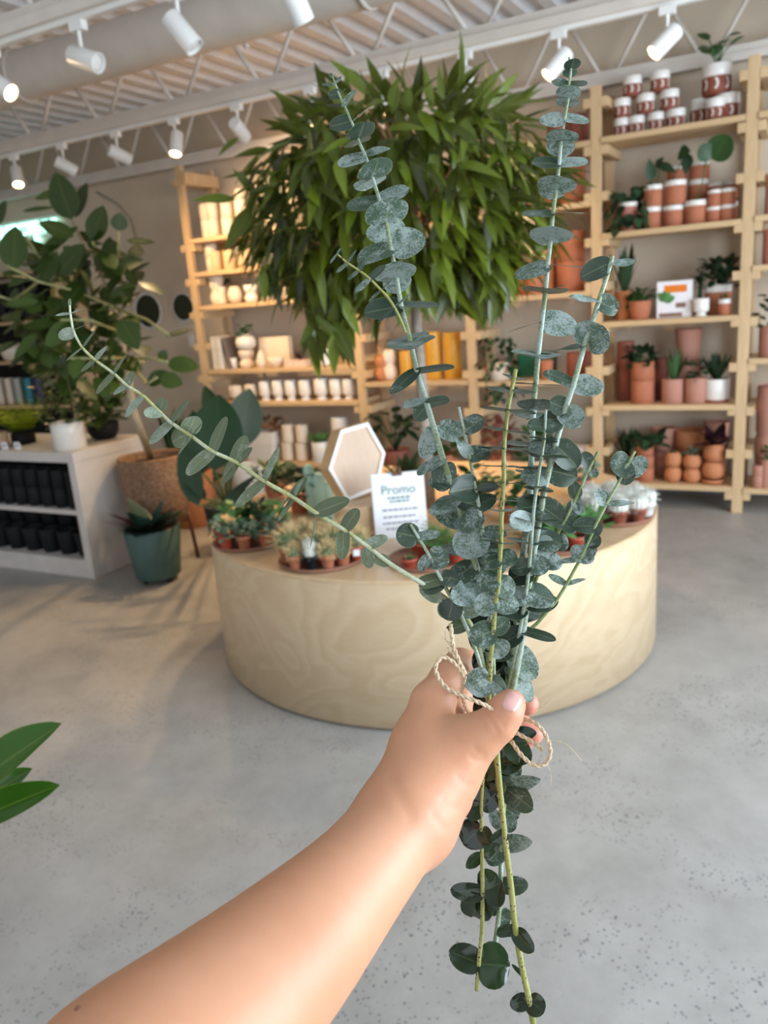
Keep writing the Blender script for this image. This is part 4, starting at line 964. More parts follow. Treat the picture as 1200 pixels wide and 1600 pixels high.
# promo board
D = depth(onz(627, 838, zi)); bl, br_, tl_ = atd(586, 838, D), atd(668, 832, D), atd(588, 738, D)
wB = float(np.linalg.norm(br_-bl)); hB = .262; pc = onz(628, 840, zi)
r = empty('promo_board', (pc[0], pc[1], zi), 'white promotional notice clipped to a small board on the plinth', 'sign')
r.rotation_euler = (math.radians(-7), 0, math.atan2(-pc[1], -pc[0])+PI/2+.06)
m = MB(); m.box((-wB/2, 0, 0), (wB/2, .006, hB)); m.build('backing_board', WHITE, r, False, .001)
m = MB(); m.box((-wB/2+.003, -.0016, .002), (wB/2-.003, 0, hB-.003)); m.build('notice_paper', PAPER, r, False)
m = MB(); m.box((-wB/2+.02, .006, 0), (-wB/2+.03, .06, .01)); m.box((wB/2-.03, .006, 0), (wB/2-.02, .06, .01)); m.build('easel_foot', WHITE, r, False)
me = text_mesh('Promo', .050, .0004); me.transform(Matrix.Translation((0, 0, 0)) @ Matrix.Rotation(PI/2, 4, 'X')); me.materials.append(INKG)
o = bpy.data.objects.new('heading_lettering', me); COL.objects.link(o); o.parent = r; o.location = (0, -.0022, hB-.068)
rl = random.Random(3); m = MB(); mg = MB()
def words(mb, z_, x0, x1, hgt):
    x_ = x0
    while x_ < x1:
        wl = rl.uniform(.008, .022); mb.box((x_, -.0024, z_), (min(x_+wl, x1), -.0016, z_+hgt)); x_ += wl+.004
words(mg, hB-.103, -.045, .048, .007); words(mg, hB-.117, -.036, .042, .007)
for z_, a_, b_ in ((hB-.150, -.07, .075), (hB-.178, -.068, .06), (hB-.203, -.07, .07), (hB-.226, -.06, .03)): m = MB(); words(m, z_, a_, b_, .006); m.build('text_line', INKB, r, False)['kind'] = 'stuff'
mg.build('subheading_lines', INKG, r, False)['kind'] = 'stuff'
m = MB(); m.box((-.02, -.006, hB-.012), (.02, .008, hB+.004)); m.tube([(-.012, -.004, hB+.002), (-.012, -.002, hB+.026), (.012, -.002, hB+.026), (.012, -.004, hB+.002)], .0025, 6); m.build('binder_clip', plain('bronze', (.16, .09, .06), .35, .1, metal=.8), r, False)

# ================================================================== LEFT SIDE
# white cabinet with black pots
CX, CY, CD, CH = -3.753, 3.186, .60, .775; CX0 = -5.6
CWHT = plain('cabinet_white', (.60, .57, .54), .5, .08, 6)
r = empty('display_cabinet', (CX, CY, 0), 'low white open display cabinet with two shelves at left', 'cabinet')
def Cb(lo, hi, nm, mat=CWHT): m = MB(); m.box(lo, hi); return m.build(nm, mat, r, False, .003, local=(CX, CY, 0))
Cb((CX-.055, CY, 0), (CX, CY+CD, CH-.06), 'end_panel'); Cb((CX0, CY-.0, 0), (CX0+.055, CY+CD, CH-.06), 'end_panel')
Cb((CX0, CY-.003, CH-.06), (CX+.002, CY+CD, CH), 'top'); Cb((CX0+.055, CY, 0), (CX-.055, CY+CD, .115), 'base_plinth')
Cb((CX0+.055, CY+.004, .395), (CX-.055, CY+CD-.02, .425), 'shelf'); Cb((CX0+.055, CY+CD-.02, .115), (CX-.055, CY+CD, CH-.06), 'back_panel')
g = 'small black pots on the upper cabinet shelf'
rows_ = ['front', 'second', 'rear']
for ri in range(3):
    n = 0
    for k in range(9):
        xx = CX-.115-.118*k-(.02*ri)
        for t_ in range(2):
            hgt = .115
            add_pot('black_pot', (xx, CY+.075+.125*ri, .426+t_*hgt), .098, hgt, 'cyl', BLACK, f'matt black pot, {ORD[k]} from right, {["lower","upper"][t_]} tier, {rows_[ri]} row, upper cabinet shelf', 'pot', g)
g = 'large black pots on the lower cabinet shelf'
for ri in range(2):
    for k in range(8):
        xx = CX-.13-.158*k-(.05*ri)
        add_pot('black_planter', (xx, CY+.10+.2*ri, .116), .135, .15+.06*ri, 'taper', BLACK, f'larger black planter, {ORD[k]} from right, {["front","rear"][ri]} row, lower cabinet shelf', 'pot', g)
# on the cabinet
zc = CH
def onc(px, py, zz=zc): return onz(px, py, zz)
p = onc(92, 705); loc = (float(p[0]-.0), float(p[1]+.09), zc)
d0 = depth(loc); planted('white_potted_shrub', 0, 0, 50*d0/F, 42*d0/F, 0, 'cyl', GLAZE, 'bushy', BIGLEAF, .20, .36, 240, 71, 'dense dark shrub in a plain white pot on the cabinet', loc=loc, W=.035)
p = onc(28, 695); loc = (float(p[0]), float(p[1])+.05, zc); d0 = depth(loc)
planted('lime_fern', 0, 0, .15, .07, 0, 'cyl', BLACK, 'fern', BRIGHT, .24, .26, 90, 72, 'bright yellow-green feathery plant at the left end of cabinet', loc=loc)
for i, (px, lb) in enumerate(((30, 'left'), (50, 'right'))):
    p = onc(px, 697); m = MB(); m.box((-.022, -.002, 0), (.022, .002, .045)); o = m.build('price_card', PAPER, None, False); o.location = (p[0], p[1]-.10, zc); o.rotation_euler = (.2, 0, .2)
    tag(o, f'small white price card under the lime plant, {lb} one of two', 'price card')
    m = MB(); m.box((-.012, -.0028, .02), (.012, -.0021, .03)); m.build('price_text', INKB, o, False)
p = onc(-2, 700); row_ = add_pot('wicker_pot', (float(p[0]), float(p[1]), zc), .14, .10, 'ribbed', plain('wicker', (.40, .28, .18), .8), 'ribbed tan pot at the left edge on the cabinet', 'pot')
p = onc(160, 688); loc = (float(p[0])-.03, float(p[1])+.05, zc)
planted('dark_shrub', 0, 0, .2, .11, 0, 'bowl', BLACK, 'bushy', BIGLEAF, .19, .30, 170, 73, 'dark leafy shrub in black bowl near right end of the cabinet', loc=loc, W=.055)
# woven basket with oval-leaved ficus on a wooden stand
WX, WY = -3.53, 3.58
r = empty('plant_stand', (WX, WY, 0), 'reddish wooden plant stand under the woven basket pot', 'plant stand')
sw = plain('red_wood', (.12, .035, .02), .5, .2, 30)
for a in range(4):
    q = PI/4+a*PI/2; m = MB(); m.tube([(.19*math.cos(q), .19*math.sin(q), 0), (.165*math.cos(q), .165*math.sin(q), .34)], .012, 10); m.build('leg', sw, r)
m = MB(); m.tube([(-.12, -.12, .255), (.12, .12, .255)], .010, 8); m.tube([(-.12, .12, .255), (.12, -.12, .255)], .010, 8); m.build('crossbar', sw, r)
def wickermat():
    m, t, b = nt('mottled_basket'); v = coords(t)
    n1 = node(t, 'ShaderNodeTexNoise', Scale=30.0, Detail=5.0, Roughness=.7); t.links.new(v, n1.inputs['Vector'])
    t.links.new(ramp(t, n1.outputs['Fac'], [(.35, (.15, .075, .035)), (.55, (.27, .15, .085)), (.7, (.48, .36, .27))]), b.inputs['Base Color'])
    b.inputs['Roughness'].default_value = .8; bump(t, b, n1.outputs['Fac'], .5, .01); MATS['mottled_basket'] = m; return m
r = empty('oval_leaf_tree', (WX, WY, .268), 'tall broad oval-leaved tree in a mottled brown pot at left', 'tree')
add_pot('pot', (0, 0, 0), .41, .42, 'basket', wickermat(), None, parent=r)
m = MB(); m.lathe([(0, .385), (.16, .38)], 20); m.build('soil', SOIL, r)
L0 = np.array((WX, WY, .268))
def WP(px, py, d=4.05): return atd(px, py, d)-L0
base = np.array((0, 0, .38)); m = MB()
m.tube([base, WP(207, 640, 4.2), WP(195, 560, 4.15), WP(178, 480, 4.1), WP(155, 415, 4.05), WP(128, 375, 4.0), WP(112, 345, 4.0)], [.024, .02, .018, .014, .011, .008, .005], 10)
m.build('trunk', plain('tan_bark', (.42, .34, .22), .8, .2, 40), r)
brs = [[(178, 480), (120, 455), (60, 440), (10, 415)], [(155, 415), (150, 395), (145, 378)], [(160, 425), (185, 400), (186, 362)], [(178, 480), (230, 500), (265, 525)], [(195, 560), (235, 560), (262, 566)], [(190, 520), (140, 500), (95, 500)], [(195, 560), (160, 560), (110, 560)], [(112, 455), (60, 400), (40, 370)], [(195, 560), (230, 600), (245, 590)], [(60, 440), (20, 470), (-10, 460)]]
m = MB()
for q in brs: m.tube([WP(a, b, 4.0-.1*i) for i, (a, b) in enumerate(q)], [.008-.001*i for i in range(len(q))], 6)
m.build('branches', plain('green_bark', (.34, .34, .14), .7, .2, 40), r)
rnd = random.Random(9); m = MB()
big = [(112, 343, 85, 268, 46), (118, 340, 134, 284, 30), (145, 378, 160, 320, 38), (186, 361, 187, 332, 27), (22, 422, 22, 352, 52), (66, 440, 88, 392, 44), (200, 392, 225, 395, 24), (198, 376, 242, 378, 12), (-4, 352, 8, 312, 26), (92, 300, 54, 310, 16), (258, 526, 302, 512, 12), (262, 566, 311, 574, 32), (262, 560, 246, 552, 22), (170, 420, 225, 405, 26), (115, 370, 60, 345, 30), (150, 395, 182, 425, 34), (90, 430, 130, 380, 40), (60, 400, 120, 352, 24), (10, 475, 60, 470, 16), (130, 440, 100, 480, 40), (170, 470, 212, 448, 30), (190, 500, 215, 545, 36), (60, 520, 20, 560, 22), (110, 500, 70, 545, 30), (230, 600, 262, 580, 26), (250, 590, 285, 600, 28), (35, 330, 85, 322, 10)]
for (a, b, c, d, w_) in big:
    D = rnd.uniform(3.75, 3.95); m.leaf(WP(a, b, D), WP(c, d, D-.03), -FWD+np.array((rnd.uniform(-.3, .3), rnd.uniform(-.2, .2), rnd.uniform(.2, .6))), w_*D/F, 'oval', fold=.12, droop=.05, rnd=rnd, rows=9, cols=5)
for k in range(330):
    a = rnd.random()*2*PI; q = rnd.random()**.5
    px, py = 125+105*q*math.cos(a), 490+112*q*math.sin(a)
    if py < 400 and (px < 40 or px > 215): continue
    if 200 < px < 262 and 448 < py < 530: continue
    P = WP(px, py, rnd.uniform(3.8, 4.5)); L = rnd.uniform(.09, .16); d = np.array((math.cos(a)*.8+rnd.uniform(-.5, .5), rnd.uniform(-.8, .5), rnd.uniform(-.7, .7))); d /= np.linalg.norm(d)
    m.leaf(P, P+d*L, (rnd.uniform(-.6, .6), rnd.uniform(-1, .2), 1), L*.6, 'oval', fold=.12, droop=.1, rnd=rnd, rows=6, cols=3)
m.build('foliage', BIGLEAF, r)
# green planter with mixed foliage
r = empty('green_planter', (-3.33, 3.29, 0), 'matt green planter with broad aroid leaves in front of the plant stand', 'potted plant')
m = MB(); m.lathe([(0, .035), (.125, .035), (.13, .04), (.165, .325), (.16, .33), (.15, .328), (.145, .29), (0, .29)], 48); m.build('pot', GREENP, r)
m = MB()
for a in range(3): m.lathe([(.0, 0), (.016, 0), (.016, .04), (0, .04)], 10, (.08*math.cos(a*2.1), .08*math.sin(a*2.1), 0))
m.build('castor', BLACK, r)
m = MB(); m.lathe([(0, .30), (.148, .297)], 24); m.build('soil', SOIL, r)
o = fol('rosette', .25, .24, 18, 81, .105).build('broad_leaves', BLUEL, r); o.location = (0, 0, .29)
o = fol('spike', .30, .10, 70, 82, .028).build('dark_leaves', PURP, r); o.location = (-.02, 0, .30)
# dark planter with paddle leaves
QX, QY = -3.26, 3.90
r = empty('dark_planter', (QX, QY, 0), 'dark planter with huge paddle leaves beside the round plinth', 'potted plant')
m = MB(); m.lathe([(0, 0), (.12, 0), (.125, .01), (.15, .31), (.145, .315), (.135, .31), (.13, .27), (0, .27)], 40); m.build('pot', DGREENP, r)
m = MB(); m.lathe([(0, .28), (.133, .275)], 24); m.build('soil', SOIL, r)
L1 = np.array((QX, QY, 0.)); m = MB(); st = MB()
for (bx0, by0, tx, ty, w_, D, tw) in ((335, 735, 340, 615, 88, 4.2, 0), (372, 700, 392, 606, 60, 4.35, .6), (310, 790, 282, 690, 44, 4.1, -.4), (322, 780, 285, 745, 22, 4.1, .2), (345, 790, 400, 742, 14, 4.2, .3), (318, 740, 300, 640, 50, 4.4, 0), (350, 690, 318, 600, 34, 4.45, 0), (350, 785, 385, 765, 18, 4.1, .1)):
    a, t_ = atd(bx0, by0, D)-L1, atd(tx, ty, D+.02)-L1
    m.leaf(a, t_, -FWD+RGT*tw+np.array((0, 0, .3)), w_*D/F, 'oval', fold=.12, droop=.06, rnd=rnd, rows=9, cols=5)
    st.tube([(0, 0, .28), tuple(.5*(np.array((0, 0, .28))+a)+np.array((0, 0, .02))), tuple(a)], [.010, .008, .006], 8)
m.build('paddle_leaves', DARKLEAF, r); st.build('stalks', plain('stalk', (.10, .16, .05), .5), r)
planted('red_flower_plant', 0, 0, .22, .20, 0, 'taper', TERRAO, 'bushy', MIDLEAF, .16, .22, 90, 84, 'leafy plant in orange pot behind the dark planter', loc=(-4.2, 4.75, 0), W=.05)
add_pot('terracotta_floor_pot', (-3.95, 4.35, 0), .34, .40, 'taper', TERRAO, 'large orange terracotta pot on the floor behind the brown basket pot', 'pot')
add_pot('white_floor_pot', (-3.9, 4.95, 0), .30, .32, 'taper', GLAZE, 'white floor pot behind the dark planter', 'pot')
planted('tall_back_plant', 0, 0, .24, .25, 0, 'taper', TERRA, 'spike', MIDLEAF, .18, .45, 26, 85, 'upright green plant with red bract against the back wall', loc=(-4.95, 5.3, .0), W=.06)
# round mirrors
def mirror(px, py, rx, label):
    p = ony(px, py, 5.88); d = depth(p); R_ = rx*d/F
    r = empty('round_mirror', (p[0], 5.9, p[2]), label, 'mirror', 'round wall mirrors')
    m = MB(); m.lathe([(R_*.98, 0), (R_*1.12, 0), (R_*1.12, .025), (R_, .025), (R_*.98, .02)], 48); o = m.build('frame', WHITE, r); o.rotation_euler = (PI/2, 0, 0)
    m = MB(); m.lathe([(0, .012), (R_, .012)], 48); gm, t, b = nt('mirror_glass'); b.inputs['Base Color'].default_value = (.05, .06, .04, 1); b.inputs['Metallic'].default_value = 1; b.inputs['Roughness'].default_value = .06
    o = m.build('mirror_glass', gm, r); o.rotation_euler = (PI/2, 0, 0)
mirror(231, 486, 25, 'round dark mirror partly behind the oval-leaved tree'); mirror(286, 480, 20, 'round dark mirror beside the leftmost shelving post')
m = MB(); m.box((-.035, -.006, -.055), (.035, 0, .055)); p = ony(300, 533, 5.9); o = m.build('light_switch', WHITE, None, False, .002); o.location = (p[0], 5.9, p[2]); tag(o, 'white switch plate on the wall left of the shelving', 'switch')
m = MB(); m.box((-.008, -.012, -.018), (.008, -.006, .018)); m.build('rocker', WHITE, o, False)
# conduit loop on the wall
m = MB(); m.tube([ony(a, b, 5.88) for a, b in ((150, 300), (185, 320), (205, 345), (212, 372))], .006, 6); o = m.build('wall_cable', plain('grey_cable', (.34, .30, .25), .6)); tag(o, 'thin grey cable curving on wall right of the glowing sign', 'cable')
# glowing sign
NEON = emit('cyan_glow', (.42, 1.0, .90), 3.2)
p = ony(38, 361, 5.86); r = empty('glowing_sign', (p[0], 5.86, p[2]), 'glowing cyan lettered sign on the wall at the far left', 'neon sign')
me = text_mesh('CHIECTE-IUI', .16, .012); me.transform(Matrix.Rotation(PI/2, 4, 'X')); me.materials.append(NEON)
xs = [v.co.x for v in me.vertices]; wd = max(xs)-min(xs); tgt = float(ony(89, 350, 5.86)[0]-ony(-10, 370, 5.86)[0]); me.transform(Matrix.Diagonal((tgt/wd, 1, 1, 1)))
o = bpy.data.objects.new('lettering', me); COL.objects.link(o); o.parent = r; o.location = (0, 0, .01)
me = text_mesh('&', .13, .012); me.transform(Matrix.Rotation(PI/2, 4, 'X')); me.materials.append(NEON)
q = ony(58, 374, 5.86); o = bpy.data.objects.new('ampersand', me); COL.objects.link(o); o.parent = r; o.location = (q[0]-p[0], 0, q[2]-p[2])
m = MB(); m.box((-tgt/2, .01, .08), (tgt/2, .025, .10)); m.box((-tgt/2, .01, -.08), (tgt/2, .025, -.06)); m.build('mounting_rail', WHITE, r, False)
# dark shelf at far left
SX1 = float(ony(112, 600, 5.5)[0]); SX0 = SX1-1.9
r = empty('black_wall_shelf', (SX1, 5.6, 0), 'black backed wall shelf with wooden boards at the far left', 'shelf unit')
m = MB(); m.box((SX0, 5.84, 0), (SX1, 5.87, 1.95)); m.build('back_panel', BLACK, r, False, local=(SX1, 5.6, 0))
for xx in (SX1-.02, SX0):
    m = MB(); m.box((xx, 5.48, 0), (xx+.03, 5.84, 1.95)); m.build('side_panel', PINE, r, False, local=(SX1, 5.6, 0))
zsh = [float(ony(50, y_, 5.5)[2]) for y_ in (633, 563, 500, 422)]
for zz in zsh:
    m = MB(); m.box((SX0+.03, 5.48, zz-.03), (SX1-.02, 5.84, zz)); m.build('shelf_board', PINEB, r, False, local=(SX1, 5.6, 0))
g = 'things on the dark left shelf'
for i, (px, c_, w_) in enumerate(((5, CREAM, 15), (20, CREAM, 14), (34, plain('sage_bottle', (.42, .44, .36), .4), 14), (50, plain('teal_bottle', (.0, .20, .26), .4), 15), (66, plain('navy_bottle', (.02, .015, .08), .4), 15))):
    loc, W, H = place(px, 630, w_, 40, z=zsh[0], Yc=5.6)
    add_pot('bottle', loc, W, H, 'lidded', c_, f'{["cream","cream","sage","teal","navy"][i]} bottle, {ORD[i]} from left on the lower dark shelf', 'bottle', g)
row([(20, 560, 34, 26), (60, 556, 26, 24)], zsh[1], 'bowl', CREAM, 'cream bowl', 'on the middle dark shelf', g, 'bowl', 'bowl', Yc=5.6)
row([(8, 500, 16, 50), (26, 500, 16, 50), (44, 498, 16, 50), (62, 496, 16, 50)], zsh[2], 'cyl', BLACK, 'tall black cylinder', 'on the upper dark shelf', g, 'black_vase', 'vase', Yc=5.6)

# foreground plant at the left edge
fp = atd(-40, 1235, .98)
r = empty('dumbcane_plant', (float(fp[0])-.32, float(fp[1])-.12, 0), 'broad glossy green leaves poking in at the left edge of photo', 'potted plant')
L0 = np.array(r.location); m = MB()
for (a, b, c, d, w_, D, tw) in ((-60, 1240, 91, 1127, 86, .95, -.3), (-50, 1262, 48, 1200, 44, 1.0, .5), (-60, 1290, 89, 1224, 62, .96, .2), (-80, 1230, -170, 1120, 60, 1.0, 0), (-70, 1250, -120, 1330, 60, 1.0, 0)):
    m.leaf(atd(a, b, D)-L0, atd(c, d, D)-L0, -FWD*.7+UPV*.8+RGT*tw, w_*D/F, 'oval', fold=.25, droop=.04, rnd=rnd, rows=12, cols=7, wave=.02)
m.build('foliage', leafmat('glossy_leaf', (.035, .105, .008), (.20, .28, .05), (.07, .18, .03), .22, trans=.15, tintamt=.2), r)
m = MB(); m.tube([(0, 0, .35), (.0, 0, .75), atd(-140, 1235, .98)-L0, atd(-60, 1245, .98)-L0], [.014, .012, .009, .006], 10); m.build('stalk', plain('cane', (.16, .22, .06), .5), r)
add_pot('pot', (0, 0, 0), .30, .40, 'taper', GREENP, None, parent=r)

# ================================================================== EUCALYPTUS
def catmull(P, n=6):
    P = [np.array(p, float) for p in P]; out = []
    for i in range(len(P)-1):
        p0 = P[max(i-1, 0)]; p1 = P[i]; p2 = P[i+1]; p3 = P[min(i+2, len(P)-1)]
        for k in range(n):
            t = k/n; out.append(.5*((2*p1)+(-p0+p2)*t+(2*p0-5*p1+4*p2-p3)*t*t+(-p0+3*p1-3*p2+p3)*t**3))
    out.append(P[-1]); return out
rnd = random.Random(77)
def branch(label, path, nodes, extra=(), r0=.0012, r1=.0026, stem=STEMW, leaf=EUC, curl=1, ws=1, tilt=0, lift=.12, leafshape=1.02):
    r0 *= .68; r1 *= .68
    """path: (px,py,depth); nodes: (px,py,type,L[,kw]) ; extra: explicit leaves (bx,by,tx,ty,W,face[,dz])"""
    if tilt: path = [(a, b, c+tilt*max(0, (700-b)/600)) for a, b, c in path]
    C = catmull([atd(*p) for p in path]); org = C[-1]; n = len(C)
    r = empty('eucalyptus_branch', tuple(org), label, 'eucalyptus branch', 'eucalyptus branches held in the hand')
    m = MB(); rad = [r0+(r1-r0)*(i/(n-1))**.8 for i in range(n)]
    CP = np.array(C); V = CP-CAM; PX = np.c_[600+F*(V@RGT)/(V@FWD), 800-F*(V@UPV)/(V@FWD)]
    jn = []
    # node swellings
    for nd in nodes:
        i = int(np.argmin(((PX-np.array(nd[:2]))**2).sum(1))); jn.append(i)
    rad2 = list(rad)
    for i in jn: rad2[i] *= 1.28
    m.tube([c-org for c in C], rad2, 10); m.build('stem', stem, r)
    m = MB()
    for k, nd in enumerate(nodes):
        i = jn[k]; P = CP[i]; tn = CP[max(i-1, 0)]-CP[min(i+1, n-1)]; tn /= np.linalg.norm(tn)   # towards the tip
        typ, L = nd[2], nd[3]*depth(P)/F; vd = P-CAM; vd /= np.linalg.norm(vd)
        sdv = np.cross(tn, vd); sdv /= np.linalg.norm(sdv)      # sideways in the picture
        if sdv@RGT < 0: sdv = -sdv
        fr = np.cross(sdv, tn); fr /= np.linalg.norm(fr)
        if fr@vd > 0: fr = -fr                                     # towards the camera
        lf = nd[4] if len(nd) > 4 else lift; wf = 1
        if typ == 'S': dirs = [(sdv*.97+fr*rnd.uniform(-.25, .35), 1), (-sdv*.97+fr*rnd.uniform(-.25, .35), 1)]
        elif typ == 'F': a = rnd.uniform(-.3, .3); dirs = [(fr+sdv*a, .86), (-fr-sdv*a, .8)]; lf = -.06; wf = 1.18
        elif typ == 'D': dirs = [(fr*.6+sdv*.8, 1), (-fr*.6-sdv*.8, .9)]
        elif typ == 'E': dirs = [(fr*.6-sdv*.8, 1), (-fr*.6+sdv*.8, .9)]
        elif typ == 'R': a = rnd.uniform(-1.2, 1.2); u = sdv*math.cos(a)+fr*math.sin(a); dirs = [(u, 1), (-u, rnd.uniform(.8, 1))]
        for (d, k_) in dirs:
            d = d/np.linalg.norm(d); l2 = lf+rnd.uniform(-.08, .08); dd = d*math.cos(l2)+tn*math.sin(l2)
            nn = tn*math.cos(l2)-d*math.sin(l2); LL = L*k_*rnd.uniform(.94, 1.05)
            m.leaf(P+dd*.001-org, P+dd*LL-org, nn, LL*rnd.uniform(.92, 1.1)*leafshape*wf, 'round', droop=-.04, fold=.07, rnd=rnd, rows=10, cols=7, wave=.015, cord=.18)
    for ex in extra:
        (bx0, by0, tx, ty, W, face) = ex[:6]; dz = ex[6] if len(ex) > 6 else 0.
        i = int(np.argmin(((PX-np.array((bx0, by0)))**2).sum(1))); D = depth(CP[i]) if ((PX[i]-np.array((bx0, by0)))**2).sum() < 900 else depth(CP[i])
        b_ = atd(bx0, by0, D); t_ = atd(tx, ty, D+dz)
        tn = CP[max(i-1, 0)]-CP[min(i+1, n-1)]; tn /= np.linalg.norm(tn); vd = -(b_-CAM)/np.linalg.norm(b_-CAM)
        m.leaf(b_-org, t_-org, tn*(1-face)+vd*face, W*ws*D/F, 'round', droop=rnd.uniform(-.15, .22)*curl, fold=rnd.uniform(-.1, .4)*curl, rnd=rnd, rows=10, cols=7, wave=.06*curl, cord=.2)
    m.build('leaves', leaf, r)
    return r
# S1 tall left
branch('tall eucalyptus stem leaning to upper left with paired round leaves',
 [(519, 118, .50), (531, 150, .50), (541, 172, .50), (552, 197, .50), (561, 222, .50), (570, 242, .50), (582, 278, .50), (594, 316, .50), (603, 347, .50), (611, 388, .50), (618, 425, .50), (627, 478, .50), (640, 528, .50), (651, 578, .50), (666, 628, .50), (678, 668, .495), (692, 716, .49), (712, 775, .49), (733, 850, .49), (748, 900, .49), (757, 960, .495), (768, 1060, .50), (775, 1130, .50)],
 [],
 [(519, 133, 503, 131, 8, .5), (521, 132, 534, 120, 10, .5), (519, 122, 516, 114, 6, .5), (532, 146, 513, 150, 17, .7), (534, 145, 541, 138, 10, .3),
  (538, 166, 556, 141, 31, .3, -.008), (540, 165, 510, 165, 16, .12, .004), (551, 189, 515, 198, 32, .6), (552, 189, 577, 166, 12, .3),
  (560, 217, 570, 192, 49, .2, -.016), (561, 217, 553, 228, 46, .2, .018), (570, 243, 527, 256, 40, .5), (570, 243, 610, 230, 36, .45),
  (582, 279, 592, 246, 60, .2, -.017), (582, 277, 572, 295, 55, .2, .016), (594, 313, 541, 322, 46, .5), (594, 313, 640, 296, 44, .5),
  (603, 350, 609, 311, 72, .2, -.018), (604, 345, 600, 380, 66, .2, .012), (611, 388, 557, 406, 54, .5), (611, 388, 664, 370, 54, .65),
  (617, 436, 619, 411, 66, .1, -.022), (620, 430, 622, 458, 46, .2, .015), (626, 478, 569, 490, 50, .55), (626, 478, 686, 480, 42, .4),
  (640, 533, 648, 545, 76, .05, -.03), (641, 530, 636, 523, 66, .05, .03),
(651, 578, 610, 614, 30, .5, -.01), (651, 580, 710, 575, 40, .06), (666, 630, 632, 630, 38, .05, -.01), (667, 632, 702, 624, 38, .05), (668, 632, 648, 655, 30, .8, .01),
  (679, 670, 660, 716, 32, .9), (679, 670, 716, 690, 28, .5), (695, 715, 652, 742, 34, .45), (697, 722, 688, 768, 40, .8), (706, 756, 668, 752, 36, .4), (712, 776, 676, 802, 38, .5, -.02), (714, 780, 760, 795, 40, .5),
  (724, 815, 680, 800, 40, .6), (726, 820, 755, 850, 42, .7), (733, 850, 690, 862, 40, .4), (735, 855, 780, 850, 42, .5), (742, 885, 698, 905, 42, .6), (744, 888, 790, 882, 44, .6), (750, 915, 708, 940, 46, .8, -.02), (752, 920, 792, 942, 46, .8), (756, 950, 715, 975, 44, .6), (758, 955, 795, 975, 40, .8), (764, 1005, 735, 985, 46, .9, -.01), (765, 1010, 798, 1000, 30, .7)], r0=.0009, r1=.0034, tilt=.055, curl=.35)
# S7 side shoot of S1
branch('thin yellow-green eucalyptus side shoot joining the tall left stem',
 [(527, 397, .485), (542, 410, .485), (560, 422, .486), (577, 435, .487), (595, 453, .488), (606, 465, .49), (616, 480, .492), (626, 500, .495), (634, 520, .498)],
 [],
 [(527, 397, 515, 411, 9, .5), (527, 397, 532, 388, 8, .5), (543, 411, 525, 426, 14, .5), (543, 411, 557, 390, 12, .4), (560, 423, 543, 437, 13, .5), (560, 423, 571, 403, 16, .6), (577, 436, 555, 458, 18, .55), (577, 436, 602, 414, 20, .6), (595, 454, 575, 471, 12, .4), (595, 454, 614, 436, 7, .3), (616, 480, 590, 505, 12, .35), (616, 480, 641, 459, 9, .35)], r0=.0008, r1=.0014, stem=STEMY, leafshape=.8, ws=.72, curl=.3)
# S2 tall right
branch('tallest eucalyptus stem at right with neat paired oval leaves to the top',
 [(889, 90, .50), (892, 110, .50), (889, 132, .50), (888, 152, .50), (882, 187, .50), (877, 217, .50), (874, 255, .50), (869, 295, .50), (864, 332, .50), (861, 370, .50), (856, 412, .50), (852, 457, .50), (847, 501, .50), (841, 553, .50), (837, 600, .50), (833, 642, .50), (831, 695, .50), (828, 774, .50), (822, 830, .50), (816, 880, .50), (808, 960, .50), (795, 1060, .50), (782, 1130, .50)],
 [(833, 645, 'F', 54), (831, 690, 'S', 48), (829, 735, 'F', 52), (827, 780, 'R', 46), (820, 830, 'R', 46), (815, 880, 'R', 44)],
 [(893, 108, 897, 92, 27, .2, -.008), (893, 109, 888, 121, 24, .2, .006), (889, 132, 861, 127, 27, .5), (890, 132, 918, 129, 22, .5),
  (888, 154, 888, 134, 39, .2, -.012), (888, 154, 884, 168, 37, .2, .012), (882, 185, 843, 187, 34, .55), (882, 185, 921, 187, 34, .5),
  (877, 222, 881, 203, 50, .2, -.016), (877, 218, 874, 246, 45, .2, .008), (874, 256, 830, 255, 38, .5), (874, 256, 919, 250, 34, .5),
  (869, 298, 871, 274, 60, .2, -.018), (868, 293, 855, 311, 45, .2, .010), (864, 332, 815, 334, 36, .45), (864, 332, 912, 330, 28, .35),
  (861, 377, 863, 355, 67, .2, -.020), (861, 370, 849, 382, 50, .2, .018), (857, 413, 805, 430, 42, .5), (857, 413, 911, 416, 28, .35),
  (852, 458, 851, 450, 72, .1, -.026), (852, 457, 886, 444, 16, .3), (845, 501, 904, 512, 46, .65), (845, 503, 794, 517, 22, .25),
  (841, 553, 842, 563, 84, .1, -.03), (841, 552, 840, 545, 60, .1, .025), (837, 601, 800, 598, 20, .2), (837, 601, 890, 605, 24, .25), (812, 920, 770, 905, 40, .5), (812, 920, 858, 930, 42, .5), (806, 965, 850, 950, 44, .4), (806, 968, 765, 985, 44, .7), (800, 1010, 760, 1020, 40, .8), (800, 1015, 836, 1060, 46, .7), (796, 1040, 834, 1096, 34, .6)], r0=.0010, r1=.0034, tilt=.055, curl=.35)
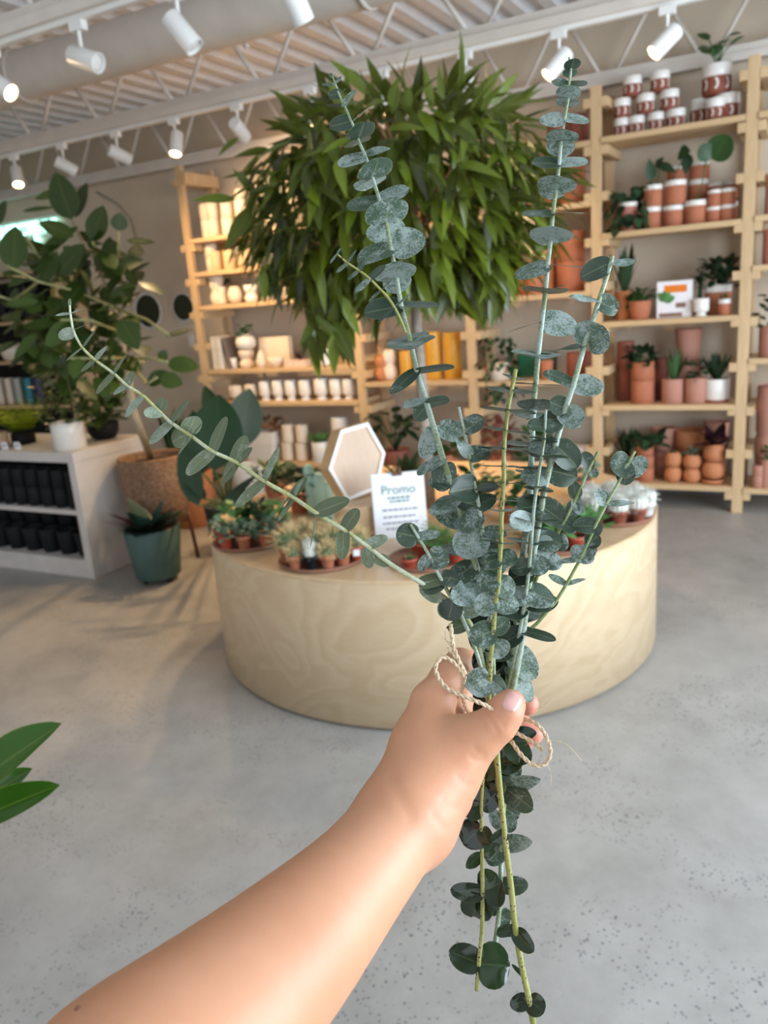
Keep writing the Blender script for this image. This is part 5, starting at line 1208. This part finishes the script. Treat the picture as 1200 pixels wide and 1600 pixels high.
# S3 right mid, stub top
branch('thick eucalyptus stem with a cut stub right of the tallest stem',
 [(957, 400, .485), (950, 427, .485), (935, 472, .485), (925, 506, .485), (913, 540, .485), (897, 598, .485), (884, 637, .486), (868, 695, .487), (852, 760, .49), (838, 840, .49), (828, 900, .49), (818, 980, .492), (806, 1050, .495), (788, 1135, .50)],
 [],
 [(953, 411, 909, 430, 36, .75), (953, 409, 994, 412, 22, .45), (937, 470, 889, 466, 26, .4, -.01), (936, 474, 968, 482, 36, .7), (920, 535, 952, 520, 50, .9, -.01), (915, 540, 871, 538, 26, .3), (918, 536, 912, 500, 42, .8), (897, 600, 851, 578, 24, .6), (897, 600, 942, 608, 36, .75),
  (886, 640, 858, 628, 34, .8), (884, 642, 906, 670, 40, .8, -.01), (882, 645, 838, 660, 26, .4), (868, 695, 826, 706, 40, .6), (868, 695, 905, 730, 44, .75), (860, 735, 902, 745, 46, .85), (856, 742, 815, 740, 40, .6), (848, 790, 806, 795, 42, .7), (846, 790, 878, 815, 42, .8), (838, 840, 878, 850, 40, .8), (838, 845, 862, 870, 40, .9),
  (829, 890, 796, 905, 42, .7), (828, 892, 858, 878, 36, .5), (822, 945, 872, 932, 40, .5), (822, 950, 780, 955, 40, .6), (815, 985, 868, 995, 22, .5, -.01), (813, 990, 775, 1010, 36, .6)], r0=.0018, r1=.0034)
# S4 yellow
branch('yellow-green eucalyptus stem with thin level leaves in the centre',
 [(806, 577, .47), (795, 633, .47), (788, 693, .47), (787, 747, .47), (784, 800, .47), (782, 860, .47), (779, 913, .47), (774, 946, .47), (771, 985, .472), (767, 1030, .475), (765, 1070, .48), (762, 1120, .49)],
 [(802, 588, 'R', 20), (796, 616, 'S', 38, .0), (791, 643, 'S', 44, .0), (789, 677, 'S', 40, .0), (788, 702, 'S', 44, .0), (787, 732, 'S', 34, .0), (786, 758, 'S', 38, .0), (785, 783, 'S', 32, .0), (784, 802, 'D', 34, .05), (783, 826, 'S', 36, .1), (782, 848, 'E', 36, .1)],
 [(781, 873, 752, 880, 34, .6), (781, 875, 808, 868, 34, .6), (778, 905, 744, 912, 38, .7), (778, 905, 800, 932, 36, .8), (775, 935, 742, 955, 38, .8), (774, 940, 812, 948, 34, .8), (771, 985, 735, 1000, 42, .95, -.004), (770, 985, 795, 968, 30, .8), (768, 1020, 796, 1005, 30, .8), (766, 1060, 731, 1075, 46, .95, -.006), (766, 1060, 790, 1082, 26, .8)], r0=.0017, r1=.0021, stem=STEMY)
# S5
branch('short powdery eucalyptus shoot left of centre with a bare tip',
 [(717, 636, .475), (725, 673, .475), (735, 720, .476), (742, 760, .478), (750, 800, .48), (757, 860, .483), (764, 930, .487), (770, 1010, .49), (772, 1120, .50)],
 [],
 [(725, 674, 687, 660, 26, .7), (725, 674, 755, 655, 32, .7), (734, 712, 718, 690, 20, .95, -.01), (733, 716, 766, 700, 32, .6), (742, 762, 704, 768, 46, .95, -.012), (742, 763, 780, 760, 28, .3), (745, 790, 775, 775, 30, .6), (750, 800, 720, 830, 36, .8), (752, 830, 715, 868, 56, .9), (754, 835, 792, 838, 30, .5), (758, 870, 795, 885, 36, .8), (762, 910, 800, 925, 40, .8), (762, 912, 728, 930, 36, .7)], r0=.0012, r1=.0022, leaf=EUC)
# S6 left diagonal
branch('long slender eucalyptus branch reaching far out to the left',
 [(109, 477, .50), (110, 490, .50), (115, 517, .50), (128, 542, .50), (148, 562, .50), (177, 583, .50), (198, 602, .50), (223, 618, .50), (248, 642, .50), (267, 660, .50), (297, 680, .495), (332, 705, .49), (368, 722, .49), (413, 752, .485), (456, 776, .485), (493, 801, .48), (536, 827, .48), (573, 853, .48), (608, 880, .48), (640, 900, .48), (696, 935, .485), (735, 975, .49), (755, 1040, .495), (768, 1120, .50)],
 [],
 [(110, 490, 86, 492, 9, .5), (110, 490, 130, 481, 8, .4), (109, 478, 109, 466, 6, .5),
  (115, 518, 91, 527, 22, .95), (115, 516, 143, 503, 9, .3), (130, 542, 104, 564, 12, .4), (130, 541, 151, 515, 14, .4), (148, 563, 127, 581, 14, .5), (148, 563, 167, 541, 15, .5), (148, 563, 143, 577, 8, .4),
  (177, 584, 148, 613, 20, .5), (177, 584, 198, 555, 18, .4), (198, 602, 177, 616, 16, .5), (198, 602, 209, 580, 18, .6), (200, 602, 188, 618, 12, .3),
  (223, 619, 194, 650, 22, .5), (223, 618, 244, 584, 9, .25), (250, 642, 226, 650, 28, .7, -.01), (250, 640, 256, 621, 26, .6), (250, 643, 231, 658, 12, .3),
  (268, 660, 231, 692, 26, .55), (268, 660, 294, 624, 22, .5), (293, 678, 269, 690, 38, .8, .01), (293, 676, 307, 648, 36, .8, .01), (300, 682, 277, 709, 18, .45), (300, 682, 315, 660, 16, .4),
  (332, 705, 289, 740, 32, .6), (332, 705, 351, 650, 26, .6), (367, 722, 384, 681, 32, .65, .008), (365, 722, 348, 748, 26, .6, .008), (372, 726, 345, 758, 20, .5), (372, 722, 395, 700, 22, .5),
  (413, 752, 365, 791, 26, .55), (413, 752, 436, 699, 22, .5), (457, 776, 478, 744, 22, .6, .008), (459, 778, 436, 815, 18, .45), (461, 774, 474, 748, 18, .4), (454, 776, 436, 795, 9, .4),
  (493, 801, 546, 780, 38, .55), (494, 803, 484, 858, 11, .3), (538, 827, 560, 795, 30, .7), (537, 830, 535, 875, 26, .8, -.01), (573, 853, 605, 838, 24, .7), (573, 856, 578, 888, 26, .7), (608, 880, 578, 868, 24, .5), (655, 912, 705, 900, 30, .5), (660, 915, 690, 940, 30, .6), (700, 940, 690, 965, 30, .8), (715, 955, 755, 950, 34, .7), (730, 975, 700, 985, 30, .6)], r0=.0009, r1=.0024, stem=stemmat('pale_stem', (.36, .37, .12), (.50, .55, .44)), leaf=leafmat('pale_eucalyptus_leaf', (.13, .165, .09), (.36, .38, .20), None, .5, powder=.42, trans=.08, tintamt=.25), leafshape=.8, ws=.86, curl=.4)
# S8 right curved
branch('curved green eucalyptus shoot arching out to the right above the plinth edge',
 [(992, 705, .49), (970, 747, .49), (948, 787, .49), (930, 822, .49), (918, 850, .49), (907, 873, .49), (885, 913, .49), (868, 940, .49), (853, 958, .49), (838, 975, .492), (822, 988, .494)],
 [],
 [(985, 722, 955, 735, 44, .85), (986, 720, 1004, 742, 40, .85), (978, 730, 976, 758, 30, .8), (950, 785, 928, 768, 26, .7), (950, 787, 992, 786, 18, .35), (930, 822, 896, 820, 30, .7), (932, 815, 928, 840, 22, .8), (918, 852, 936, 836, 28, .7), (915, 858, 902, 878, 40, .8), (907, 872, 870, 878, 12, .5), (906, 873, 930, 850, 28, .7), (886, 913, 857, 898, 14, .6), (886, 913, 915, 901, 9, .4)], r0=.0013, r1=.0017, stem=STEMG)
branch('small eucalyptus shoot with curled leaves between the curved and thick stems',
 [(934, 706, .495), (917, 740, .495), (903, 772, .495), (886, 806, .496), (870, 835, .497), (852, 870, .498), (832, 920, .50), (815, 975, .50), (800, 1050, .502), (786, 1130, .505)],
 [],
 [(922, 732, 912, 706, 22, .7), (922, 735, 934, 744, 16, .7), (900, 778, 896, 752, 22, .8), (899, 780, 908, 804, 20, .8), (898, 785, 890, 812, 22, .8), (882, 815, 860, 805, 30, .8), (880, 818, 900, 830, 26, .7), (866, 845, 890, 850, 30, .8), (866, 845, 845, 860, 34, .8), (850, 875, 880, 880, 30, .8), (848, 880, 820, 890, 36, .8)], r0=.0012, r1=.0022, stem=STEMG)
# S10
branch('short eucalyptus shoot with white-dusted leaf in front of the centre tray',
 [(641, 819, .48), (652, 837, .48), (670, 867, .48), (684, 895, .48), (700, 925, .482), (722, 965, .485), (748, 1030, .49), (765, 1110, .498)],
 [],
 [(652, 839, 619, 832, 40, .9), (652, 839, 688, 832, 18, .6), (671, 870, 702, 874, 38, .9, -.004), (671, 870, 655, 892, 20, .7), (688, 902, 718, 905, 30, .7), (690, 908, 662, 925, 28, .7), (705, 935, 738, 925, 36, .7), (708, 938, 700, 970, 40, .8)], r0=.0012, r1=.0020)
# S12
branch('powdery eucalyptus stem beside the centre with bluish leaves',
 [(853, 640, .48), (850, 687, .48), (842, 740, .48), (837, 773, .48), (833, 807, .482), (829, 860, .484), (824, 910, .486), (815, 970, .49), (800, 1050, .495), (780, 1125, .50)],
 [(850, 683, 'F', 38), (845, 717, 'S', 40), (838, 765, 'F', 50), (834, 815, 'S', 42), (829, 855, 'R', 40)],
 [(851, 668, 824, 664, 26, .6), (851, 668, 880, 662, 28, .6), (833, 815, 795, 812, 34, .85, -.008), (827, 882, 858, 886, 34, .8), (827, 884, 798, 890, 30, .7), (822, 925, 868, 938, 44, .6), (820, 930, 785, 935, 40, .7)], r0=.0012, r1=.0020)
# lower halves below the hand
branch('yellow-green eucalyptus stem end hanging lowest left with dark wet leaves',
 [(745, 1547, .50), (748, 1505, .50), (753, 1453, .50), (754, 1395, .50), (753, 1337, .50), (752, 1290, .50), (752, 1259, .50), (755, 1211, .50), (762, 1160, .50), (768, 1120, .50)],
 [],
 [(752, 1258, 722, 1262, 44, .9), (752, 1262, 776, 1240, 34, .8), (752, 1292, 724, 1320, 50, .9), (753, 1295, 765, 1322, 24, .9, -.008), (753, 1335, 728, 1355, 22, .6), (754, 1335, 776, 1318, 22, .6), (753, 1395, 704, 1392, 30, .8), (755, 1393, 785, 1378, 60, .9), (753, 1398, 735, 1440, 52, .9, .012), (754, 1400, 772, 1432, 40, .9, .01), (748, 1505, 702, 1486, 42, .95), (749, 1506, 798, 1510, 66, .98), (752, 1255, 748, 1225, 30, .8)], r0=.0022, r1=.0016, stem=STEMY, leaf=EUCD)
branch('thick speckled green eucalyptus stem end hanging to the bottom edge',
 [(836, 1615, .49), (828, 1568, .49), (815, 1508, .49), (804, 1442, .49), (799, 1390, .49), (791, 1327, .49), (786, 1280, .49), (780, 1220, .49), (777, 1180, .492), (775, 1120, .50)],
 [],
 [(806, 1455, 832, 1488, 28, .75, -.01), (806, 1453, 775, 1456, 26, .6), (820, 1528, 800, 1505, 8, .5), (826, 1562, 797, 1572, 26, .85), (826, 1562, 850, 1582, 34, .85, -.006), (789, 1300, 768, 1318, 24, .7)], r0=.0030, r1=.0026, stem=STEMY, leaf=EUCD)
branch('whitish eucalyptus stem end hanging behind with white-dusted leaves',
 [(773, 1478, .515), (778, 1442, .515), (782, 1390, .515), (783, 1337, .515), (786, 1280, .512), (789, 1230, .51), (791, 1190, .508), (790, 1130, .505)],
 [],
 [(789, 1198, 812, 1212, 36, .8), (789, 1200, 770, 1215, 36, .8), (789, 1228, 838, 1226, 30, .6, -.02), (789, 1230, 825, 1262, 40, .8, -.02), (787, 1262, 812, 1278, 34, .8), (787, 1270, 800, 1300, 30, .8), (786, 1275, 768, 1290, 36, .8), (784, 1318, 826, 1316, 28, .9, -.02), (784, 1322, 762, 1348, 34, .9), (783, 1385, 822, 1384, 30, .8, -.01), (782, 1390, 745, 1372, 34, .8, .01), (780, 1430, 797, 1440, 30, .8)], r0=.0024, r1=.0022, stem=STEMW)
# crowded leaves just over and under the fist
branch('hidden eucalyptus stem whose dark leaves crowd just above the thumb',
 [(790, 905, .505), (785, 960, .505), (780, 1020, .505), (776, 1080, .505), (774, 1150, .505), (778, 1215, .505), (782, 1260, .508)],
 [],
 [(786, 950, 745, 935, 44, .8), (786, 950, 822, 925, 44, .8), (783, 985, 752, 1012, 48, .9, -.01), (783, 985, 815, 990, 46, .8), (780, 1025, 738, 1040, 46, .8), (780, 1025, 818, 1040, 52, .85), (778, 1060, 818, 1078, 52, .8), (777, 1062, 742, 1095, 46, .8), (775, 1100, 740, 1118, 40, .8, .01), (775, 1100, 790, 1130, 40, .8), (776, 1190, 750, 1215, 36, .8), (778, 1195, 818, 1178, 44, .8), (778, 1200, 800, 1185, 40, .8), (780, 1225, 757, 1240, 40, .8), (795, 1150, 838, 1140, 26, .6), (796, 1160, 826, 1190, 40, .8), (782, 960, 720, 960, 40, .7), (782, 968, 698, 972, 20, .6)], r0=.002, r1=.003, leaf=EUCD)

# ================================================================== HAND AND FOREARM (one continuous surface)
def seg_sd(P, a, b, ra, rb):
    a = np.array(a); b = np.array(b); ab = b-a; t = np.clip(((P-a)@ab)/(ab@ab), 0, 1)
    return np.linalg.norm(P-(a+t[..., None]*ab), axis=-1)-(ra+(rb-ra)*t)
def smin(a, b, k):
    h = np.clip(.5+.5*(b-a)/k, 0, 1); return b+(a-b)*h-k*h*(1-h)
W3 = lambda q: (atd(q[0], q[1], q[2]), q[3])
def chain(P, pts, k=.004):
    d = None
    for a, b in zip(pts[:-1], pts[1:]):
        (pa, ra), (pb, rb) = W3(a), W3(b); s_ = seg_sd(P, pa, pb, ra, rb); d = s_ if d is None else smin(d, s_, k)
    return d
ARM = [(190, 1745, .315, .0460), (305, 1630, .345, .0405), (455, 1482, .385, .0330), (562, 1366, .42, .0262), (628, 1281, .448, .0245)]
ARM = [tuple(q) for q in catmull(ARM, 4)]
MET = [(635, 1268, .45, .0245), (665, 1165, .478, .0205), (677, 1100, .492, .0130)]
MET2 = [(640, 1275, .455, .024), (672, 1185, .49, .0190), (690, 1135, .508, .0125)]
HEEL = [(640, 1292, .460, .0225), (682, 1235, .488, .0215), (700, 1190, .51, .0165)]
THEN = [(650, 1272, .452, .0225), (697, 1205, .466, .0200), (728, 1163, .468, .0158)]
THUMB = [(724, 1168, .468, .0160), (756, 1146, .464, .0124), (777, 1130, .462, .0112), (790, 1112, .462, .0102), (798, 1100, .4645, .0086)]
IDX = [(677, 1096, .492, .0125), (700, 1060, .505, .0112), (719, 1038, .520, .0102), (748, 1040, .545, .0094), (785, 1068, .553, .0088), (824, 1100, .548, .0078)]
MID = [(688, 1130, .510, .0118), (716, 1092, .535, .0108), (745, 1085, .556, .0098), (790, 1118, .566, .0090), (832, 1146, .560, .0078)]
RNG = [(695, 1160, .520, .0115), (722, 1130, .548, .0105), (750, 1128, .564, .0095), (790, 1152, .568, .0085), (812, 1172, .560, .0075)]
PNK = [(698, 1190, .524, .0105), (722, 1168, .548, .0092), (748, 1170, .560, .0085), (768, 1188, .556, .0075)]
CREASE = []
BUMP = [(atd(658, 1098, .485), .012, .0016), (atd(705, 1040, .50), .007, .0010), (atd(690, 1175, .452), .02, .0012)]
def sdf(P):
    d = chain(P, ARM, .005)
    for c, k in ((MET, .012), (MET2, .010), (HEEL, .012), (THEN, .010)): d = smin(d, chain(P, c, .006), k)
    th = chain(P, THUMB, .003); d = smin(d, th, .007)
    for c in (IDX, MID, RNG, PNK): d = smin(d, chain(P, c, .003), .005)
    for (a, b_, wd, dp) in CREASE:     # knuckle folds and skin creases
        d = d+dp*np.exp(-(np.maximum(seg_sd(P, a, b_, 0, 0), 0)/wd)**2)
    for (a, wd, hh) in BUMP: d = d-hh*np.exp(-(np.linalg.norm(P-a, axis=-1)/wd)**2)
    return d
def surface_nets(f, lo, hi, h):
    nx, ny, nz = [int(math.ceil((b-a)/h))+1 for a, b in zip(lo, hi)]
    xs = [lo[i]+h*np.arange(n) for i, n in enumerate((nx, ny, nz))]
    G = np.empty((nx, ny, nz), np.float32); YY, ZZ = np.meshgrid(xs[1], xs[2], indexing='ij')
    for i in range(nx): G[i] = f(np.stack([np.full_like(YY, xs[0][i]), YY, ZZ], -1))
    ins = G < 0
    c = [ins[i:nx-1+i, j:ny-1+j, k:nz-1+k] for i in (0, 1) for j in (0, 1) for k in (0, 1)]
    s_ = sum(a.astype(int) for a in c); act = (s_ > 0) & (s_ < 8)
    idx = -np.ones(act.shape, int); I = np.argwhere(act); idx[act] = np.arange(len(I))
    V = np.array(lo)+(I+.5)*h
    faces = []
    for ax in range(3):
        o_ = [0, 0, 0]; sl0 = [slice(0, n) for n in (nx, ny, nz)]; sl1 = list(sl0); sl0[ax] = slice(0, (nx, ny, nz)[ax]-1); sl1[ax] = slice(1, None)
        a = ins[tuple(sl0)]; b = ins[tuple(sl1)]; E_ = np.argwhere(a != b); fl = a[tuple(E_.T)]
        u, v_ = (ax+1) % 3, (ax+2) % 3
        ok = (E_[:, u] > 0) & (E_[:, v_] > 0) & (E_[:, u] < (nx, ny, nz)[u]-1) & (E_[:, v_] < (nx, ny, nz)[v_]-1); E_ = E_[ok]; fl = fl[ok]
        q = []
        for du, dv in ((-1, -1), (0, -1), (0, 0), (-1, 0)):
            e = E_.copy(); e[:, u] += du; e[:, v_] += dv; q.append(idx[tuple(e.T)])
        q = np.stack(q, 1); q[~fl] = q[~fl][:, ::-1]; faces.append(q)
    Fc = np.concatenate(faces)
    for _ in range(5):     # pull the vertices onto the surface
        e = 4e-4; d = f(V); gr = np.stack([(f(V+np.eye(3)[k]*e)-f(V-np.eye(3)[k]*e))/(2*e) for k in range(3)], -1)
        V = V-gr*(d/np.maximum((gr**2).sum(-1), .2))[:, None]
    return V, Fc
allp = [W3(q) for c in (ARM, THUMB, IDX, MID, RNG, PNK, HEEL) for q in c]
lo_ = np.min([p-r for p, r in allp], 0)-.01; hi_ = np.max([p+r for p, r in allp], 0)+.01
def hit(px, py):
    d = ray(px, py); d = d/np.linalg.norm(d); t = .33
    for _ in range(80):
        s_ = float(sdf((CAM+d*t)[None, :])[0]); t += s_*.8
        if abs(s_) < 1e-5: break
    return CAM+d*t, d
FOLDS = [([(760, 1116), (770, 1128), (777, 1143)], .0015, .00075), ([(767, 1109), (777, 1120), (786, 1135)], .0015, .0007), ([(773, 1106), (782, 1114), (790, 1126)], .0013, .0004),
 ([(716, 1122), (706, 1128), (695, 1131)], .0015, .0006), ([(716, 1112), (704, 1115), (690, 1116)], .0017, .0005), ([(757, 1180), (748, 1176), (742, 1168)], .0014, .0006),
 ([(756, 1188), (745, 1188), (736, 1182)], .0015, .0005), ([(742, 1230), (728, 1226), (716, 1216)], .0016, .0004), ([(716, 1262), (704, 1262), (690, 1252)], .002, .0006), ([(700, 1296), (690, 1290), (676, 1272)], .002, .0005),
 ([(610, 1212), (622, 1240), (640, 1275)], .004, .0006), ([(712, 1068), (700, 1066), (690, 1062)], .0016, .0005), ([(690, 1042), (700, 1048), (712, 1052)], .0018, .0005)]
NEW = []
for pts, wd, dp in FOLDS:
    H = [hit(*q)[0] for q in catmull([(*q, 0) for q in pts], 3) for q in [(q[0], q[1])]]
    H = [h for h in H if np.linalg.norm(h-atd(700, 1180, .47)) < .12]
    for p_, q_ in zip(H[:-1], H[1:]): NEW.append((p_, q_, wd, dp))
def gsum(P):
    m_ = {}
    for a, b_, wd, dp in NEW:
        d = np.maximum(seg_sd(P, a, b_, 0, 0), 0); k = (wd, dp); m_[k] = d if k not in m_ else np.minimum(m_[k], d)
    return m_
base_sdf = sdf
V, Fc = surface_nets(base_sdf, lo_, hi_, .0019)
e = 4e-4; gr = np.stack([(base_sdf(V+np.eye(3)[k]*e)-base_sdf(V-np.eye(3)[k]*e))/(2*e) for k in range(3)], -1); gr /= np.linalg.norm(gr, axis=1)[:, None]
off = np.zeros(len(V))
for (p_, q_, wd, dp) in NEW: off = np.maximum(off, dp*np.exp(-(np.maximum(seg_sd(V, p_, q_, 0, 0), 0)/wd)**2))
V = V-gr*off[:, None]
org = atd(628, 1278, .448)
m = MB()
tips = [W3(c[-1])[0] for c in (THUMB, IDX, MID, RNG, PNK)]
fl = np.zeros(len(V))
for t_, a_ in zip(tips, (.35, .95, .95, .9, .9)): fl = np.maximum(fl, a_*np.exp(-(np.linalg.norm(V-t_, axis=1)/.016)**2))
hp = atd(700, 1300, .47); fl = np.maximum(fl, .55*np.exp(-(np.linalg.norm(V-hp, axis=1)/.03)**2))
m.add(V-org, Fc.tolist(), flush=fl.tolist())
hand = m.build('person', SKIN); hand.location = org
tag(hand, 'bare forearm and left hand gripping the eucalyptus bunch, thumb in front', 'person')
# thumb nail
nc = np.array((799.5, 1096.)); ax = np.array((.50, -.866)); sd2 = np.array((.866, .50))
m = MB(); vs = []; nu, nv = 11, 13
for i in range(nu):
    u = -1+2*i/(nu-1)
    for j in range(nv):
        v_ = -1+2*j/(nv-1)
        wid = 15.0*(1-.10*(v_ < 0)*abs(v_)); 
        yy = v_*16.5*(1-.16*u*u)
        q = nc+sd2*u*wid*(math.sqrt(max(0, 1-.35*v_**4)))+ax*yy
        P_, d_ = hit(q[0], q[1]); edge = max(abs(u), abs(v_)); vs.append(P_-d_*(.0007 if edge < .95 else -.0002)-org)
fs = [(i*nv+j, i*nv+j+1, (i+1)*nv+j+1, (i+1)*nv+j) for i in range(nu-1) for j in range(nv-1)]
m.add(vs, fs)
nm_, t, b = nt('nail'); b.inputs['Base Color'].default_value = (.66, .36, .31, 1); b.inputs['Roughness'].default_value = .22; b.inputs['Subsurface Weight'].default_value = .2; b.inputs['Subsurface Radius'].default_value = (.004, .002, .001); b.inputs['Coat Weight'].default_value = .4
m.build('thumbnail', nm_, hand)
P_, d_ = hit(122, 1577); m = MB(); m.lathe([(0, .0004), (.0009, .0002), (.0014, -.0003)], 12); me = m.mesh('mole', plain('mole_brown', (.20, .08, .05), .6))
o = bpy.data.objects.new('mole', me); COL.objects.link(o); o.parent = hand; o.location = P_-org; o.rotation_euler = Vector(-d_).to_track_quat('Z', 'Y').to_euler()

# ================================================================== TWINE BOW
tw = empty('twine_bow', tuple(atd(765, 1120, .48)), 'natural jute twine tied in a bow round the bunch', 'twine')
L0 = np.array(tw.location)
def strand(name, pts, r_=.00085, turns=90, fray=False):
    C = [p-L0 for p in catmull([atd(*q) for q in pts], 22)]; n = len(C); m = MB()
    T = [C[min(i+1, n-1)]-C[max(i-1, 0)] for i in range(n)]; length = sum(np.linalg.norm(C[i+1]-C[i]) for i in range(n-1))
    a = np.cross(T[0]/np.linalg.norm(T[0]), FWD); a /= np.linalg.norm(a); acc = 0; lines = [[], []]
    for i in range(n):
        t_ = T[i]/np.linalg.norm(T[i]); a = a-t_*(a@t_); a /= np.linalg.norm(a); b_ = np.cross(t_, a)
        if i: acc += np.linalg.norm(C[i]-C[i-1])
        for s_ in (0, 1): q = acc/.0042*2*PI*.5+s_*PI; lines[s_].append(C[i]+(a*math.cos(q)+b_*math.sin(q))*r_*.62)
    for l in lines: m.tube(l, r_, 6)
    rr = random.Random(int(length*1e5))
    for k in range(int(length/.004)):
        i = rr.randrange(1, n-1); d = np.array([rr.uniform(-1, 1) for _ in range(3)])*.003; m.tube([C[i], C[i]+d, C[i]+d*1.6+np.array([rr.uniform(-1, 1) for _ in range(3)])*.001], .00008, 3, False)
    return m.build(name, TWINE, tw)
strand('left_loop', [(725, 1056, .468), (710, 1036, .464), (692, 1027, .462), (681, 1040, .460), (684, 1057, .458), (698, 1075, .455), (719, 1086, .453), (745, 1096, .452), (765, 1106, .454), (775, 1118, .462)])
strand('upper_tail', [(727, 1054, .468), (716, 1030, .464), (708, 1008, .463), (704, 975, .462)])
strand('upper_tail', [(728, 1052, .470), (718, 1034, .468), (706, 1022, .466), (700, 1012, .466)], .0006)
strand('right_loop', [(812, 1122, .474), (836, 1130, .466), (853, 1150, .462), (860, 1176, .460), (851, 1194, .460), (833, 1195, .460), (815, 1180, .462), (799, 1158, .468)])
strand('lower_tail', [(806, 1145, .47), (830, 1158, .466), (848, 1172, .463)])
strand('wrap', [(726, 1058, .47), (722, 1085, .49), (735, 1118, .505), (765, 1132, .515), (800, 1128, .51), (815, 1122, .49), (806, 1140, .478)])
m = MB()
for pts in ([(857, 1156, .462), (884, 1163, .46), (909, 1189, .46)], [(855, 1192, .46), (861, 1212, .46), (860, 1226, .46)], [(836, 1110, .462), (855, 1098, .46), (866, 1087, .46)], [(704, 1005, .463), (693, 998, .463), (689, 992, .463)], [(706, 1012, .463), (697, 1000, .463), (695, 985, .463)], [(712, 1020, .463), (716, 1005, .463), (716, 996, .463)]):
    m.tube([p-L0 for p in catmull([atd(*q) for q in pts], 8)], .00022, 4)
m.build('loose_fibres', TWINE, tw)
